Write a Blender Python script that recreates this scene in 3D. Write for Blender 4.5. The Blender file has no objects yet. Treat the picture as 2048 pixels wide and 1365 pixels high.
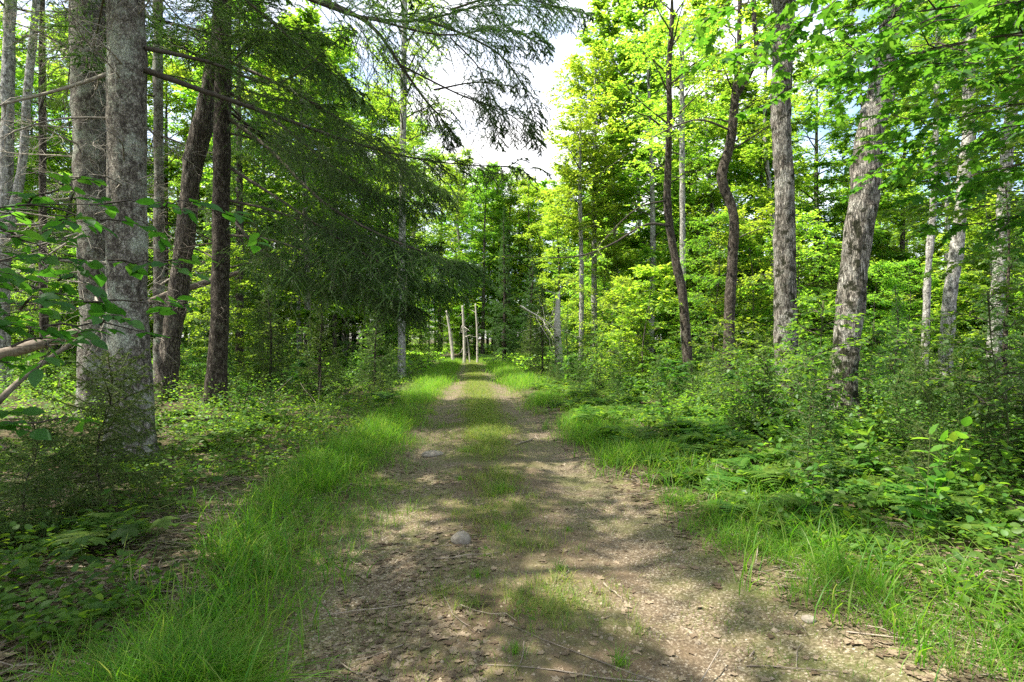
import bpy, math, random
import numpy as np
from math import radians as RAD

rng = np.random.default_rng(11)
random.seed(11)
SC = bpy.context.scene
COL = SC.collection

# ------------------------------------------------------------------ camera
F = 2048 * 20 / 36.0            # focal length in photograph pixels
HZ = 689.0                      # the horizon's row in the photograph
EYE = 1.5
cam = bpy.data.cameras.new('camera')
cam.lens, cam.sensor_width, cam.shift_y = 20, 36, (HZ - 682.5) / 2048
cam.clip_start, cam.clip_end = 0.05, 2000
camo = bpy.data.objects.new('camera', cam)
camo.location, camo.rotation_euler = (0, 0, EYE), (RAD(90), 0, 0)
COL.objects.link(camo)
SC.camera = camo

# ------------------------------------------------------------------ light
SUN_EL, SUN_AZ = 62.0, -98.0    # azimuth clockwise from +Y (the way the camera looks)
w = bpy.data.worlds.new('World'); SC.world = w; w.use_nodes = True
nt = w.node_tree
bg = nt.nodes['Background']
sky = nt.nodes.new('ShaderNodeTexSky'); sky.sky_type = 'NISHITA'; sky.sun_disc = False
sky.sun_elevation, sky.sun_rotation = RAD(SUN_EL), RAD(SUN_AZ)
sky.air_density, sky.dust_density = 1.0, 1.5
tc = nt.nodes.new('ShaderNodeTexCoord')
mp = nt.nodes.new('ShaderNodeMapping'); mp.inputs['Scale'].default_value = (1, 1, 2.2)
nz = nt.nodes.new('ShaderNodeTexNoise'); nz.inputs['Scale'].default_value = 2.3; nz.inputs['Detail'].default_value = 8; nz.inputs['Roughness'].default_value = .55
rp = nt.nodes.new('ShaderNodeValToRGB'); rp.color_ramp.elements[0].position = .40; rp.color_ramp.elements[1].position = .60
mx = nt.nodes.new('ShaderNodeMix'); mx.data_type = 'RGBA'
mx.inputs['B'].default_value = (5.4, 5.3, 5.35, 1)
nt.links.new(tc.outputs['Generated'], mp.inputs[0]); nt.links.new(mp.outputs[0], nz.inputs['Vector'])
nt.links.new(nz.outputs['Fac'], rp.inputs[0]); nt.links.new(rp.outputs[0], mx.inputs['Factor'])
nt.links.new(sky.outputs[0], mx.inputs['A']); nt.links.new(mx.outputs['Result'], bg.inputs[0])
bg.inputs[1].default_value = 0.135
sl = bpy.data.lights.new('sun', 'SUN'); sl.energy, sl.angle, sl.color = 5.0, RAD(.53), (1, .93, .78)
so = bpy.data.objects.new('sun', sl); COL.objects.link(so)
so.rotation_euler = (RAD(90 - SUN_EL), 0, RAD(180 - SUN_AZ))
SC.view_settings.view_transform = 'Standard'; SC.view_settings.look = 'None'
SC.view_settings.exposure, SC.view_settings.gamma = 1.62, 1
SC.render.engine = 'CYCLES'
SC.cycles.max_bounces, SC.cycles.diffuse_bounces, SC.cycles.transmission_bounces, SC.cycles.glossy_bounces = 12, 8, 8, 2
SC.cycles.sample_clamp_indirect = 6
SC.cycles.use_denoising = False

# ------------------------------------------------------------------ helpers
def nrm(v):
    return v / np.maximum(np.linalg.norm(v, axis=-1, keepdims=True), 1e-9)

def vnoise(p, s=1.0):
    """smooth value noise in -1..1, p (n,3)"""
    p = np.asarray(p, float) * s + 137.3
    i = np.floor(p).astype(np.int64); f = p - i; f = f * f * (3 - 2 * f)
    def h(a, b, c):
        n = (a * 374761393 + b * 668265263 + c * 2147483647) & 0x7fffffff
        n = ((n ^ (n >> 13)) * 1274126177) & 0x7fffffff
        return ((n ^ (n >> 16)) & 0xffff) / 32767.5 - 1
    out = 0
    for dx in (0, 1):
        for dy in (0, 1):
            for dz in (0, 1):
                wt = (f[:, 0] if dx else 1 - f[:, 0]) * (f[:, 1] if dy else 1 - f[:, 1]) * (f[:, 2] if dz else 1 - f[:, 2])
                out = out + wt * h(i[:, 0] + dx, i[:, 1] + dy, i[:, 2] + dz)
    return out

def sstep(a, b, x):
    t = np.clip((x - a) / (b - a), 0, 1); return t * t * (3 - 2 * t)

def trail_x(Y):
    Y = np.asarray(Y, float); d = np.clip(Y - 46, 0, 45)
    return 0.28 - 0.0756 * Y - 0.011 * d * d

def hwl(Y): return 1.22 + .30 * np.exp(-(np.asarray(Y, float) - 2.5) / 4)       # half width of the track, left and right
def hwr(Y): return 1.22 + .72 * np.exp(-(np.asarray(Y, float) - 2.5) / 3.2)

def gz(X, Y):
    X = np.asarray(X, float); Y = np.asarray(Y, float)
    X, Y = np.broadcast_arrays(X, Y); sh = X.shape
    X = X.ravel(); Y = Y.ravel()
    o = X - trail_x(Y); a = np.abs(o)
    p = np.stack([X, Y, 0 * X], 1)
    z = -0.05 * np.exp(-((a - .88) / .3) ** 2) + 0.05 * sstep(1.35, 2.1, a)
    z = z + 0.22 * sstep(3, 10, -o) + 0.10 * sstep(4, 12, o)
    z = z + (0.09 * vnoise(p, .55) + .05 * vnoise(p, 1.9)) * sstep(1.5, 3.2, a) + .010 * vnoise(p, 5) + .006 * vnoise(p, 14)
    z = z + 0.018 * np.clip(Y - 58, 0, 200)
    return z.reshape(sh)

def P(px, py, d):
    return np.array([(px - 1024) / F * d, d, EYE - (py - HZ) / F * d])

class MB:
    """collects vertices, faces and one value per vertex; builds ONE mesh"""
    def __init__(self):
        self.v, self.f, self.r, self.n = [], [], [], 0
    def add(self, v, f, r=None, mat=0):
        v = np.asarray(v, np.float32).reshape(-1, 3); f = np.asarray(f, np.int32)
        self.v.append(v); self.f.append((f + self.n, mat)); self.n += len(v)
        self.r.append(np.zeros(len(v), np.float32) if r is None else np.asarray(r, np.float32))
    def merge(self, o, M=None, mat=None):
        for v in ([np.concatenate(o.v)] if o.v else []):
            if M is not None: v = v @ np.asarray(M[0]).T + M[1]
            self.v.append(v.astype(np.float32))
            for f, m in o.f: self.f.append((f + self.n, m if mat is None else mat))
            self.r.append(np.concatenate(o.r)); self.n += len(v)
    def mesh(self, name, mats, smooth=True):
        me = bpy.data.meshes.new(name)
        V = np.concatenate(self.v); me.vertices.add(len(V)); me.vertices.foreach_set('co', V.ravel())
        loops = np.concatenate([f.ravel() for f, _ in self.f])
        tot = np.concatenate([np.full(len(f), f.shape[1], np.int32) for f, _ in self.f])
        mi = np.concatenate([np.full(len(f), m, np.int32) for f, m in self.f])
        me.loops.add(len(loops)); me.loops.foreach_set('vertex_index', loops)
        me.polygons.add(len(tot))
        me.polygons.foreach_set('loop_start', np.concatenate([[0], np.cumsum(tot)[:-1]]).astype(np.int32))
        me.polygons.foreach_set('loop_total', tot)
        me.polygons.foreach_set('material_index', mi)
        me.polygons.foreach_set('use_smooth', np.full(len(tot), smooth))
        at = me.attributes.new('rnd', 'FLOAT', 'POINT'); at.data.foreach_set('value', np.concatenate(self.r))
        for m in (mats if isinstance(mats, (list, tuple)) else [mats]): me.materials.append(m)
        me.update(calc_edges=True); me.validate()
        return me
    def build(self, name, mats, parent=None, smooth=True):
        o = bpy.data.objects.new(name, self.mesh(name, mats, smooth)); COL.objects.link(o)
        if parent is not None: o.parent = parent
        return o

def tube(mb, P_, R_, sides=6, mat=0, closed_end=True):
    """tubes along n polylines: P_ (n,m,3), R_ (n,m) or (m,)"""
    P_ = np.asarray(P_, float)
    if P_.ndim == 2: P_ = P_[None]
    n, m, _ = P_.shape
    R_ = np.broadcast_to(np.asarray(R_, float), (n, m))
    t = nrm(np.gradient(P_, axis=1))
    mean = nrm(P_[:, -1] - P_[:, 0])
    ref = np.where(np.abs(mean[:, 2:3]) > .8, np.array([[1., 0, 0]]), np.array([[0, 0, 1.]]))[:, None]
    u = nrm(np.cross(t, np.broadcast_to(ref, t.shape))); v = np.cross(t, u)
    a = np.linspace(0, 2 * np.pi, sides, endpoint=False)
    ring = P_[:, :, None] + R_[:, :, None, None] * (np.cos(a)[None, None, :, None] * u[:, :, None] + np.sin(a)[None, None, :, None] * v[:, :, None])
    idx = np.arange(n * m * sides).reshape(n, m, sides)
    A, B = idx[:, :-1], idx[:, 1:]
    q = np.stack([A, np.roll(A, -1, 2), np.roll(B, -1, 2), B], -1).reshape(-1, 4)
    mb.add(ring.reshape(-1, 3), q, np.repeat(rng.random(n), m * sides), mat)
    if closed_end and sides > 4:
        for k in range(n):
            for e in (0, -1):
                c = idx[k, e]; mb.f.append(((c[None] if e else c[None, ::-1]) + mb.n - n * m * sides, mat))

def smooth_path(pts, n):
    pts = np.asarray(pts, float); k = len(pts)
    if k == 2: return pts[0] + (pts[1] - pts[0]) * np.linspace(0, 1, n)[:, None]
    q = np.vstack([2 * pts[0] - pts[1], pts, 2 * pts[-1] - pts[-2]])
    t = np.linspace(0, k - 1 - 1e-6, n); i = t.astype(int); f = (t - i)[:, None]
    a, b, c, d = q[i], q[i + 1], q[i + 2], q[i + 3]
    return .5 * (2 * b + (c - a) * f + (2 * a - 5 * b + 4 * c - d) * f ** 2 + (3 * b - 3 * c + d - a) * f ** 3)

def at_t(P_, t):
    """positions and tangents at parameters t (n,k) on polylines (n,m,3)"""
    m = P_.shape[1]; x = np.clip(t, 0, 1) * (m - 1 - 1e-6); i = x.astype(int); f = (x - i)[..., None]
    r = np.arange(P_.shape[0])[:, None]
    a, b = P_[r, i], P_[r, i + 1]
    return a + (b - a) * f, nrm(b - a)

def plen(P_): return np.linalg.norm(np.diff(P_, axis=1), axis=2).sum(1)

def children(P_, k, t0, t1, ang, lenf, m=5, droop=0., spread=.3, wig=.05, up=0.):
    """k side shoots on each polyline, alternating left and right in its horizontal plane"""
    n = P_.shape[0]
    t = np.clip(np.linspace(t0, t1, k)[None] + rng.normal(0, .35 * (t1 - t0) / max(k, 1), (n, k)), t0 * .8, min(1, t1 + .02))
    pos, tan = at_t(P_, t)
    h = nrm(np.cross(tan, np.array([0, 0, 1.])) + 1e-4)
    v = np.cross(h, tan)
    side = np.where((np.arange(k)[None] + rng.integers(0, 2, (n, 1))) % 2, 1., -1.)
    phi = rng.normal(0, spread, (n, k))
    a = ang + rng.normal(0, .16, (n, k))
    d = np.cos(a)[..., None] * tan + np.sin(a)[..., None] * ((side * np.cos(phi))[..., None] * h + np.sin(phi)[..., None] * v)
    d[..., 2] += up; d = nrm(d)
    L = lenf(t) * plen(P_)[:, None] * rng.uniform(.65, 1.2, (n, k))
    s = np.linspace(0, 1, m)[None, None, :, None]
    C = pos[:, :, None] + d[:, :, None] * s * L[:, :, None, None]
    C = C + rng.normal(0, wig, (n, k, m, 3)) * L[:, :, None, None] * np.sqrt(s) * (s > 0)
    C[..., 2] -= droop * L[:, :, None] * s[..., 0] ** 2
    return C.reshape(n * k, m, 3)

# leaf shapes: x across, y towards the tip, z up
def fan(out, mid):
    v = np.vstack([mid, out]); k = len(out)
    return v, np.array([[0, 1 + i, 1 + (i + 1) % k] for i in range(k)])
T_DIAMOND = (np.array([[0, 0, 0], [.27, .42, .06], [0, 1, -.06], [-.27, .42, .06]]), np.array([[0, 1, 2], [0, 2, 3]]))
_ov = [(0, 0, 0), (.2, .12, .04), (.33, .33, .07), (.31, .55, .06), (.17, .8, .02), (0, 1, -.08)]
T_OVATE = (np.array(_ov + [(-x, y, z) for x, y, z in _ov[1:5]] + [(0, .35, 0), (0, .65, -.01)]),
           np.array([[0, 1, 10], [1, 2, 10], [2, 3, 10], [3, 11, 10], [3, 4, 11], [4, 5, 11], [5, 9, 11], [9, 8, 11], [8, 10, 11], [8, 7, 10], [7, 6, 10], [6, 0, 10]]))
_mp = [(0, 0, 0), (.16, -.10, -.02), (.44, -.03, -.08), (.36, .14, 0), (.64, .44, -.09), (.44, .46, -.02), (.30, .42, .03), (.24, .62, .02), (.30, .74, -.02), (.13, .78, .0), (0, 1.02, -.10)]
T_MAPLE = fan(np.array(_mp + [(-x, y, z) for x, y, z in _mp[-2:0:-1]], float), np.array([[0, .24, .04]]))
_dl = [(0, 0, 0), (.34, .02, .05), (.24, .2, .01), (.52, .45, .06), (.24, .5, .01), (.2, .72, .04), (0, 1, .02)]
T_DEAD = fan(np.array(_dl + [(-x * .9, y, z * 1.3) for x, y, z in _dl[-2:0:-1]], float), np.array([[0, .3, -.03]]))
T_ASPEN = (np.array([[0, 0, 0], [.34, .2, .03], [.36, .55, .04], [0, 1, -.05], [-.36, .55, .04], [-.34, .2, .03]]), np.array([[0, 1, 2, 3], [0, 3, 4, 5]]))

def put(mb, tmpl, pos, d, n, size, mat=0, rnd=None):
    """one leaf of template at every pos: d tip direction, n face normal"""
    d = nrm(d); x = nrm(np.cross(d, n)); n = np.cross(x, d)
    V, Fc = tmpl; k = len(V); N = len(pos)
    size = np.broadcast_to(size, (N,))
    vv = pos[:, None] + size[:, None, None] * (V[None, :, 0:1] * x[:, None] + V[None, :, 1:2] * d[:, None] + V[None, :, 2:3] * n[:, None])
    ff = (Fc[None] + (np.arange(N) * k)[:, None, None]).reshape(-1, Fc.shape[1])
    r = rng.random(N) if rnd is None else rnd
    mb.add(vv.reshape(-1, 3), ff, np.repeat(r, k), mat)

def leaves_on(mb, P_, k, size, tmpl, t0=.15, ang=.9, tilt=.38, hang=.15, mat=0, wob=.0):
    n = P_.shape[0]
    t = np.linspace(t0, 1, k)[None] + rng.normal(0, .05, (n, k))
    pos, tan = at_t(P_, t)
    h = nrm(np.cross(tan, np.array([0, 0, 1.])) + 1e-4)
    side = np.where(np.arange(k)[None] % 2, 1., -1.)
    a = ang + rng.normal(0, .3, (n, k)); a = np.where(np.arange(k)[None] == k - 1, a * .25, a)
    d = np.cos(a)[..., None] * tan + (np.sin(a) * side)[..., None] * h
    d[..., 2] -= hang + rng.normal(0, .15, (n, k))
    nn = np.array([0, 0, 1.]) + rng.normal(0, tilt, (n, k, 3))
    pos = pos + rng.normal(0, 1, pos.shape) * wob
    base = rng.random((n, 1)) * .5
    put(mb, tmpl, pos.reshape(-1, 3), d.reshape(-1, 3), nn.reshape(-1, 3), size * rng.uniform(.6, 1.2, n * k), mat, (base + .5 * rng.random((n, k))).ravel())

def needles_on(mb, P_, k, ln, wd, t0=.0, mat=0, ang=.75):
    n = P_.shape[0]
    t = t0 + (1 - t0) * rng.random((n, k))
    pos, tan = at_t(P_, t); pos = pos.reshape(-1, 3); tan = tan.reshape(-1, 3); N = n * k
    r = nrm(np.cross(tan, rng.normal(0, 1, (N, 3)))); r[:, 2] *= .8
    d = nrm(np.cos(ang) * tan + np.sin(ang) * r)
    wv = nrm(np.cross(d, rng.normal(0, 1, (N, 3)))) * wd * .5
    L = ln * rng.uniform(.7, 1.15, (N, 1))
    v = np.stack([pos - wv, pos + wv, pos + d * L], 1)
    mb.add(v.reshape(-1, 3), np.arange(N * 3).reshape(-1, 3), np.repeat(rng.random(N), 3), mat)

# ------------------------------------------------------------------ materials
def mat_new(name):
    m = bpy.data.materials.new(name); m.use_nodes = True
    t = m.node_tree; t.nodes.clear(); return m, t
def N(t, kind, **kw):
    n = t.nodes.new('ShaderNode' + kind)
    for k, v in kw.items():
        if k in n.inputs: n.inputs[k].default_value = v
        else: setattr(n, k, v)
    return n
def ramp(t, src, stops):
    r = N(t, 'ValToRGB'); e = r.color_ramp.elements
    while len(e) < len(stops): e.new(.5)
    for el, (p, c) in zip(e, stops): el.position = p; el.color = (*c, 1) if len(c) == 3 else c
    t.links.new(src, r.inputs[0]); return r.outputs[0]
def mixc(t, fac, a, b, mode='MIX'):
    x = N(t, 'Mix', data_type='RGBA', blend_type=mode)
    for s, v in (('Factor', fac), ('A', a), ('B', b)):
        if hasattr(v, 'is_linked'): t.links.new(v, x.inputs[s])
        else: x.inputs[s].default_value = v if s == 'Factor' else (*v, 1)
    return x.outputs['Result']

def leaf_mat(name, cols, tcols, tr=.5, gloss=.018, rough=.5, hue=.022, var=.25):
    m, t = mat_new(name); L = t.links.new
    at = N(t, 'Attribute', attribute_name='rnd'); oi = N(t, 'ObjectInfo')
    c = ramp(t, at.outputs['Fac'], [(i / (len(cols) - 1), x) for i, x in enumerate(cols)])
    c2 = ramp(t, at.outputs['Fac'], [(i / (len(tcols) - 1), x) for i, x in enumerate(tcols)])
    mr = N(t, 'MapRange'); mr.inputs['To Min'].default_value = .5 - hue; mr.inputs['To Max'].default_value = .5 + hue
    L(oi.outputs['Random'], mr.inputs['Value'])
    m7 = N(t, 'Math', operation='MULTIPLY'); L(oi.outputs['Random'], m7.inputs[0]); m7.inputs[1].default_value = 7.31
    fr = N(t, 'Math', operation='FRACT'); L(m7.outputs[0], fr.inputs[0])
    mv = N(t, 'MapRange'); mv.inputs['To Min'].default_value = 1 - var; mv.inputs['To Max'].default_value = 1 + var * .6; L(fr.outputs[0], mv.inputs['Value'])
    outs = []
    for cc, S in ((c, 'BsdfDiffuse'), (c2, 'BsdfTranslucent')):
        hs = N(t, 'HueSaturation'); L(mr.outputs[0], hs.inputs['Hue']); L(mv.outputs[0], hs.inputs['Value']); L(cc, hs.inputs['Color'])
        b = N(t, S); L(hs.outputs[0], b.inputs['Color']); outs.append(b)
    a = N(t, 'MixShader', Fac=tr); L(outs[0].outputs[0], a.inputs[1]); L(outs[1].outputs[0], a.inputs[2])
    g = N(t, 'BsdfGlossy', Roughness=rough); g.inputs['Color'].default_value = (.9, .95, 1, 1)
    b = N(t, 'MixShader', Fac=gloss); L(a.outputs[0], b.inputs[1]); L(g.outputs[0], b.inputs[2])
    o = N(t, 'OutputMaterial'); L(b.outputs[0], o.inputs[0]); return m

def bark_mat(name, dark, mid, light, scale, stretch, lichen=None, lich_amt=.6, moss=None, bump=.6, bands=False, moss_h=1.5, moss_lo=.62, moss_hi=.36):
    m, t = mat_new(name); L = t.links.new
    tc = N(t, 'TexCoord'); mp = N(t, 'Mapping', Scale=(scale, scale, scale * stretch)); L(tc.outputs['Object'], mp.inputs[0])
    n1 = N(t, 'TexNoise', Scale=1., Detail=7., Roughness=.65, Distortion=.6); L(mp.outputs[0], n1.inputs['Vector'])
    nd = N(t, 'TexNoise', Scale=2.5, Detail=4.); L(mp.outputs[0], nd.inputs['Vector'])
    vm = N(t, 'VectorMath', operation='MULTIPLY_ADD'); L(nd.outputs['Color'], vm.inputs[0]); vm.inputs[1].default_value = (.9, .9, .9); L(mp.outputs[0], vm.inputs[2])
    vo = N(t, 'TexVoronoi', Scale=1.9, feature='DISTANCE_TO_EDGE'); L(vm.outputs[0], vo.inputs['Vector'])
    vr = ramp(t, vo.outputs['Distance'], [(0, (0, 0, 0)), (.16, (1, 1, 1))])
    c = ramp(t, n1.outputs['Fac'], [(.36, dark), (.5, mid), (.64, light)])
    c = mixc(t, .62, c, vr, 'MULTIPLY')
    if bands:
        mb_ = N(t, 'Mapping', Scale=(2, 2, 34)); L(tc.outputs['Object'], mb_.inputs[0])
        nb = N(t, 'TexNoise', Scale=1., Detail=3.); L(mb_.outputs[0], nb.inputs['Vector'])
        f = ramp(t, nb.outputs['Fac'], [(.60, (0, 0, 0)), (.68, (1, 1, 1))]); c = mixc(t, f, c, dark)
    if lichen:
        n2 = N(t, 'TexNoise', Scale=3.2, Detail=9., Roughness=.72); L(tc.outputs['Object'], n2.inputs['Vector'])
        f = ramp(t, n2.outputs['Fac'], [(lich_amt - .06, (0, 0, 0)), (lich_amt + .06, (1, 1, 1))])
        c = mixc(t, f, c, mixc(t, .5, lichen, vr, 'MULTIPLY'))
    if moss:
        n3 = N(t, 'TexNoise', Scale=5., Detail=8., Roughness=.7); L(tc.outputs['Object'], n3.inputs['Vector'])
        sx = N(t, 'SeparateXYZ'); L(tc.outputs['Object'], sx.inputs[0])
        mr = N(t, 'MapRange'); mr.inputs['From Max'].default_value = moss_h; mr.inputs['To Min'].default_value = moss_lo - .5; mr.inputs['To Max'].default_value = moss_hi - .5
        L(sx.outputs['Z'], mr.inputs['Value'])
        ad = N(t, 'Math', operation='ADD'); L(n3.outputs['Fac'], ad.inputs[0]); L(mr.outputs[0], ad.inputs[1])
        f = ramp(t, ad.outputs[0], [(.50, (0, 0, 0)), (.57, (1, 1, 1))]); c = mixc(t, f, c, moss)
    h = N(t, 'Math', operation='MULTIPLY'); L(n1.outputs['Fac'], h.inputs[0]); L(vr, h.inputs[1])
    bp = N(t, 'Bump', Strength=bump, Distance=.06); L(h.outputs[0], bp.inputs['Height'])
    b = N(t, 'BsdfPrincipled', Roughness=.9); b.inputs['Specular IOR Level'].default_value = .2
    L(c, b.inputs['Base Color']); L(bp.outputs[0], b.inputs['Normal'])
    o = N(t, 'OutputMaterial'); L(b.outputs[0], o.inputs[0]); return m

def plain_mat(name, a, b_, scale=20, rough=.9):
    m, t = mat_new(name); L = t.links.new
    tc = N(t, 'TexCoord'); n1 = N(t, 'TexNoise', Scale=scale, Detail=6., Roughness=.65); L(tc.outputs['Object'], n1.inputs['Vector'])
    at = N(t, 'Attribute', attribute_name='rnd')
    c = ramp(t, n1.outputs['Fac'], [(.3, a), (.7, b_)])
    mr = N(t, 'MapRange'); mr.inputs['To Min'].default_value = .7; mr.inputs['To Max'].default_value = 1.3; L(at.outputs['Fac'], mr.inputs['Value'])
    hs = N(t, 'HueSaturation'); L(c, hs.inputs['Color']); L(mr.outputs[0], hs.inputs['Value'])
    bp = N(t, 'Bump', Strength=.4, Distance=.01); L(n1.outputs['Fac'], bp.inputs['Height'])
    b = N(t, 'BsdfPrincipled', Roughness=rough); b.inputs['Specular IOR Level'].default_value = .25
    L(hs.outputs[0], b.inputs['Base Color']); L(bp.outputs[0], b.inputs['Normal'])
    o = N(t, 'OutputMaterial'); L(b.outputs[0], o.inputs[0]); return m

M = {}
M['maple'] = leaf_mat('maple_leaf', [(.030, .085, .014), (.055, .13, .020), (.085, .165, .03)], [(.12, .30, .018), (.22, .42, .026), (.32, .50, .04)], tr=.52)
M['beech'] = leaf_mat('young_leaf', [(.055, .135, .018), (.095, .19, .026), (.15, .225, .04)], [(.27, .57, .03), (.40, .67, .04), (.53, .71, .06)], tr=.6)
M['shade_leaf'] = leaf_mat('shade_leaf', [(.03, .085, .014), (.055, .13, .02), (.085, .17, .03)], [(.10, .28, .018), (.18, .40, .025), (.26, .46, .035)], tr=.5)
M['spruce'] = leaf_mat('spruce_needle', [(.026, .066, .016), (.050, .112, .022), (.085, .155, .032)], [(.06, .16, .014), (.11, .24, .018), (.16, .30, .025)], tr=.42, gloss=.03, hue=.012)
M['fir'] = leaf_mat('fir_needle', [(.03, .085, .018), (.055, .13, .022), (.10, .19, .03)], [(.08, .20, .014), (.15, .31, .02), (.24, .42, .03)], tr=.42, gloss=.025)
M['fern'] = leaf_mat('fern_leaf', [(.045, .12, .014), (.075, .165, .02), (.115, .205, .03)], [(.16, .38, .02), (.26, .48, .028), (.36, .52, .04)], tr=.52)
M['grass'] = leaf_mat('grass_blade', [(.04, .13, .012), (.068, .185, .016), (.105, .215, .02), (.18, .22, .06)], [(.14, .44, .014), (.23, .56, .02), (.34, .58, .03), (.42, .47, .10)], tr=.52, gloss=.012, hue=0, var=0)
M['dry_grass'] = leaf_mat('dry_grass_blade', [(.06, .13, .02), (.10, .17, .025), (.16, .20, .04), (.27, .24, .09)], [(.18, .38, .025), (.29, .46, .035), (.40, .48, .06), (.48, .43, .15)], tr=.48, hue=0, var=0)
M['dead_leaf'] = leaf_mat('dead_leaf', [(.070, .048, .032), (.145, .107, .072), (.26, .205, .145)], [(.08, .04, .02), (.12, .07, .03), (.16, .10, .05)], tr=.12, gloss=.02, hue=0, var=0)
M['spruce_bark'] = bark_mat('spruce_bark', (.045, .038, .032), (.16, .14, .12), (.34, .32, .285), 22, .6, lichen=(.38, .40, .34), lich_amt=.55, moss=(.05, .075, .02), moss_h=.8)
M['dark_bark'] = bark_mat('dark_bark', (.025, .019, .015), (.07, .056, .045), (.19, .165, .14), 18, .5, lichen=(.22, .23, .18), lich_amt=.66, moss=(.06, .08, .02), moss_h=.5)
M['maple_bark'] = bark_mat('maple_bark', (.04, .033, .027), (.24, .215, .185), (.50, .46, .41), 20, .12, lichen=(.42, .41, .37), lich_amt=.53, moss=(.03, .032, .016), moss_h=4.0, moss_lo=.55, moss_hi=.47, bump=1.)
M['brown_bark'] = bark_mat('brown_bark', (.042, .035, .028), (.15, .125, .105), (.31, .275, .235), 22, .15, lichen=(.25, .24, .2), lich_amt=.62, moss=(.06, .07, .02), moss_h=.8, bump=1.)
M['birch_bark'] = bark_mat('birch_bark', (.07, .065, .06), (.32, .31, .29), (.58, .57, .55), 14, .5, lichen=(.30, .31, .27), lich_amt=.6, bump=.3, bands=True)
M['twig'] = plain_mat('twig_bark', (.035, .028, .022), (.10, .085, .07))
M['pale_twig'] = plain_mat('pale_dead_twig', (.16, .14, .12), (.34, .31, .27))
M['dead_wood'] = plain_mat('dead_wood', (.11, .085, .065), (.33, .28, .23), 14)
M['snag_wood'] = plain_mat('weathered_wood', (.34, .31, .27), (.68, .65, .60), 14)
M['stem'] = plain_mat('green_stem', (.05, .07, .02), (.10, .12, .04))
M['stone'] = plain_mat('stone', (.20, .17, .14), (.40, .36, .31), 30)
M['grit'] = plain_mat('grit', (.12, .095, .07), (.27, .225, .17), 30)

def ground_mat():
    m, t = mat_new('forest_ground'); L = t.links.new
    tc = N(t, 'TexCoord'); O = tc.outputs['Object']
    tr = N(t, 'Attribute', attribute_name='trail'); ru = N(t, 'Attribute', attribute_name='rut')
    def noise(s, d=6., r=.6):
        n = N(t, 'TexNoise', Scale=s, Detail=d, Roughness=r); L(O, n.inputs['Vector']); return n.outputs['Fac']
    def vor(s, out='Color', f='F1'):
        v = N(t, 'TexVoronoi', Scale=s, feature=f); L(O, v.inputs['Vector']); return v.outputs[out]
    # forest floor: brown leaf mould of small flat patches
    v1 = vor(17); s1 = N(t, 'SeparateColor'); L(v1, s1.inputs[0])
    fl = ramp(t, s1.outputs[0], [(0, (.022, .015, .010)), (.5, (.06, .042, .028)), (1, (.13, .095, .065))])
    fl = mixc(t, ramp(t, noise(1.1), [(.42, (0, 0, 0)), (.62, (1, 1, 1))]), fl, (.045, .06, .016))
    # trail: packed earth, gravel grains, thin green film
    e = ramp(t, noise(2.6, 9., .7), [(.3, (.068, .047, .030)), (.5, (.125, .090, .058)), (.7, (.21, .162, .105))])
    g = vor(95); s2 = N(t, 'SeparateColor'); L(g, s2.inputs[0])
    gr = ramp(t, s2.outputs[0], [(0, (.07, .052, .036)), (.6, (.17, .132, .09)), (.92, (.30, .25, .185)), (1, (.46, .41, .34))])
    ad = N(t, 'Math', operation='MULTIPLY'); L(ru.outputs['Fac'], ad.inputs[0]); ad.inputs[1].default_value = .35
    a2 = N(t, 'Math', operation='ADD'); L(noise(1.7), a2.inputs[0]); L(ad.outputs[0], a2.inputs[1])
    e = mixc(t, ramp(t, a2.outputs[0], [(.45, (.1, .1, .1)), (.72, (.85, .85, .85))]), e, gr)
    fine = ramp(t, noise(140, 2.), [(.3, (.55, .55, .55)), (.7, (1, 1, 1))]); e = mixc(t, .8, e, fine, 'MULTIPLY')
    mo = ramp(t, noise(.9, 9., .75), [(.46, (0, 0, 0)), (.64, (.65, .65, .65))])
    e = mixc(t, mo, e, (.085, .105, .026))
    n4 = N(t, 'Math', operation='MULTIPLY_ADD'); L(noise(2.2, 8., .7), n4.inputs[0]); n4.inputs[1].default_value = .9; L(tr.outputs['Fac'], n4.inputs[2])
    f = ramp(t, n4.outputs[0], [(.82, (0, 0, 0)), (1.05, (1, 1, 1))])
    c = mixc(t, f, fl, e)
    hb = N(t, 'Math', operation='ADD'); L(s1.outputs[1], hb.inputs[0]); L(noise(60, 4.), hb.inputs[1])
    h2 = N(t, 'Math', operation='ADD'); L(s2.outputs[1], h2.inputs[0]); L(noise(30, 6.), h2.inputs[1])
    hm = N(t, 'Mix', data_type='FLOAT'); L(f, hm.inputs['Factor']); L(hb.outputs[0], hm.inputs['A']); L(h2.outputs[0], hm.inputs['B'])
    bp = N(t, 'Bump', Strength=.6, Distance=.012); L(hm.outputs['Result'], bp.inputs['Height'])
    b = N(t, 'BsdfPrincipled', Roughness=.95); b.inputs['Specular IOR Level'].default_value = .15
    L(c, b.inputs['Base Color']); L(bp.outputs[0], b.inputs['Normal'])
    o = N(t, 'OutputMaterial'); L(b.outputs[0], o.inputs[0]); return m
M['ground'] = ground_mat()

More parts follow.
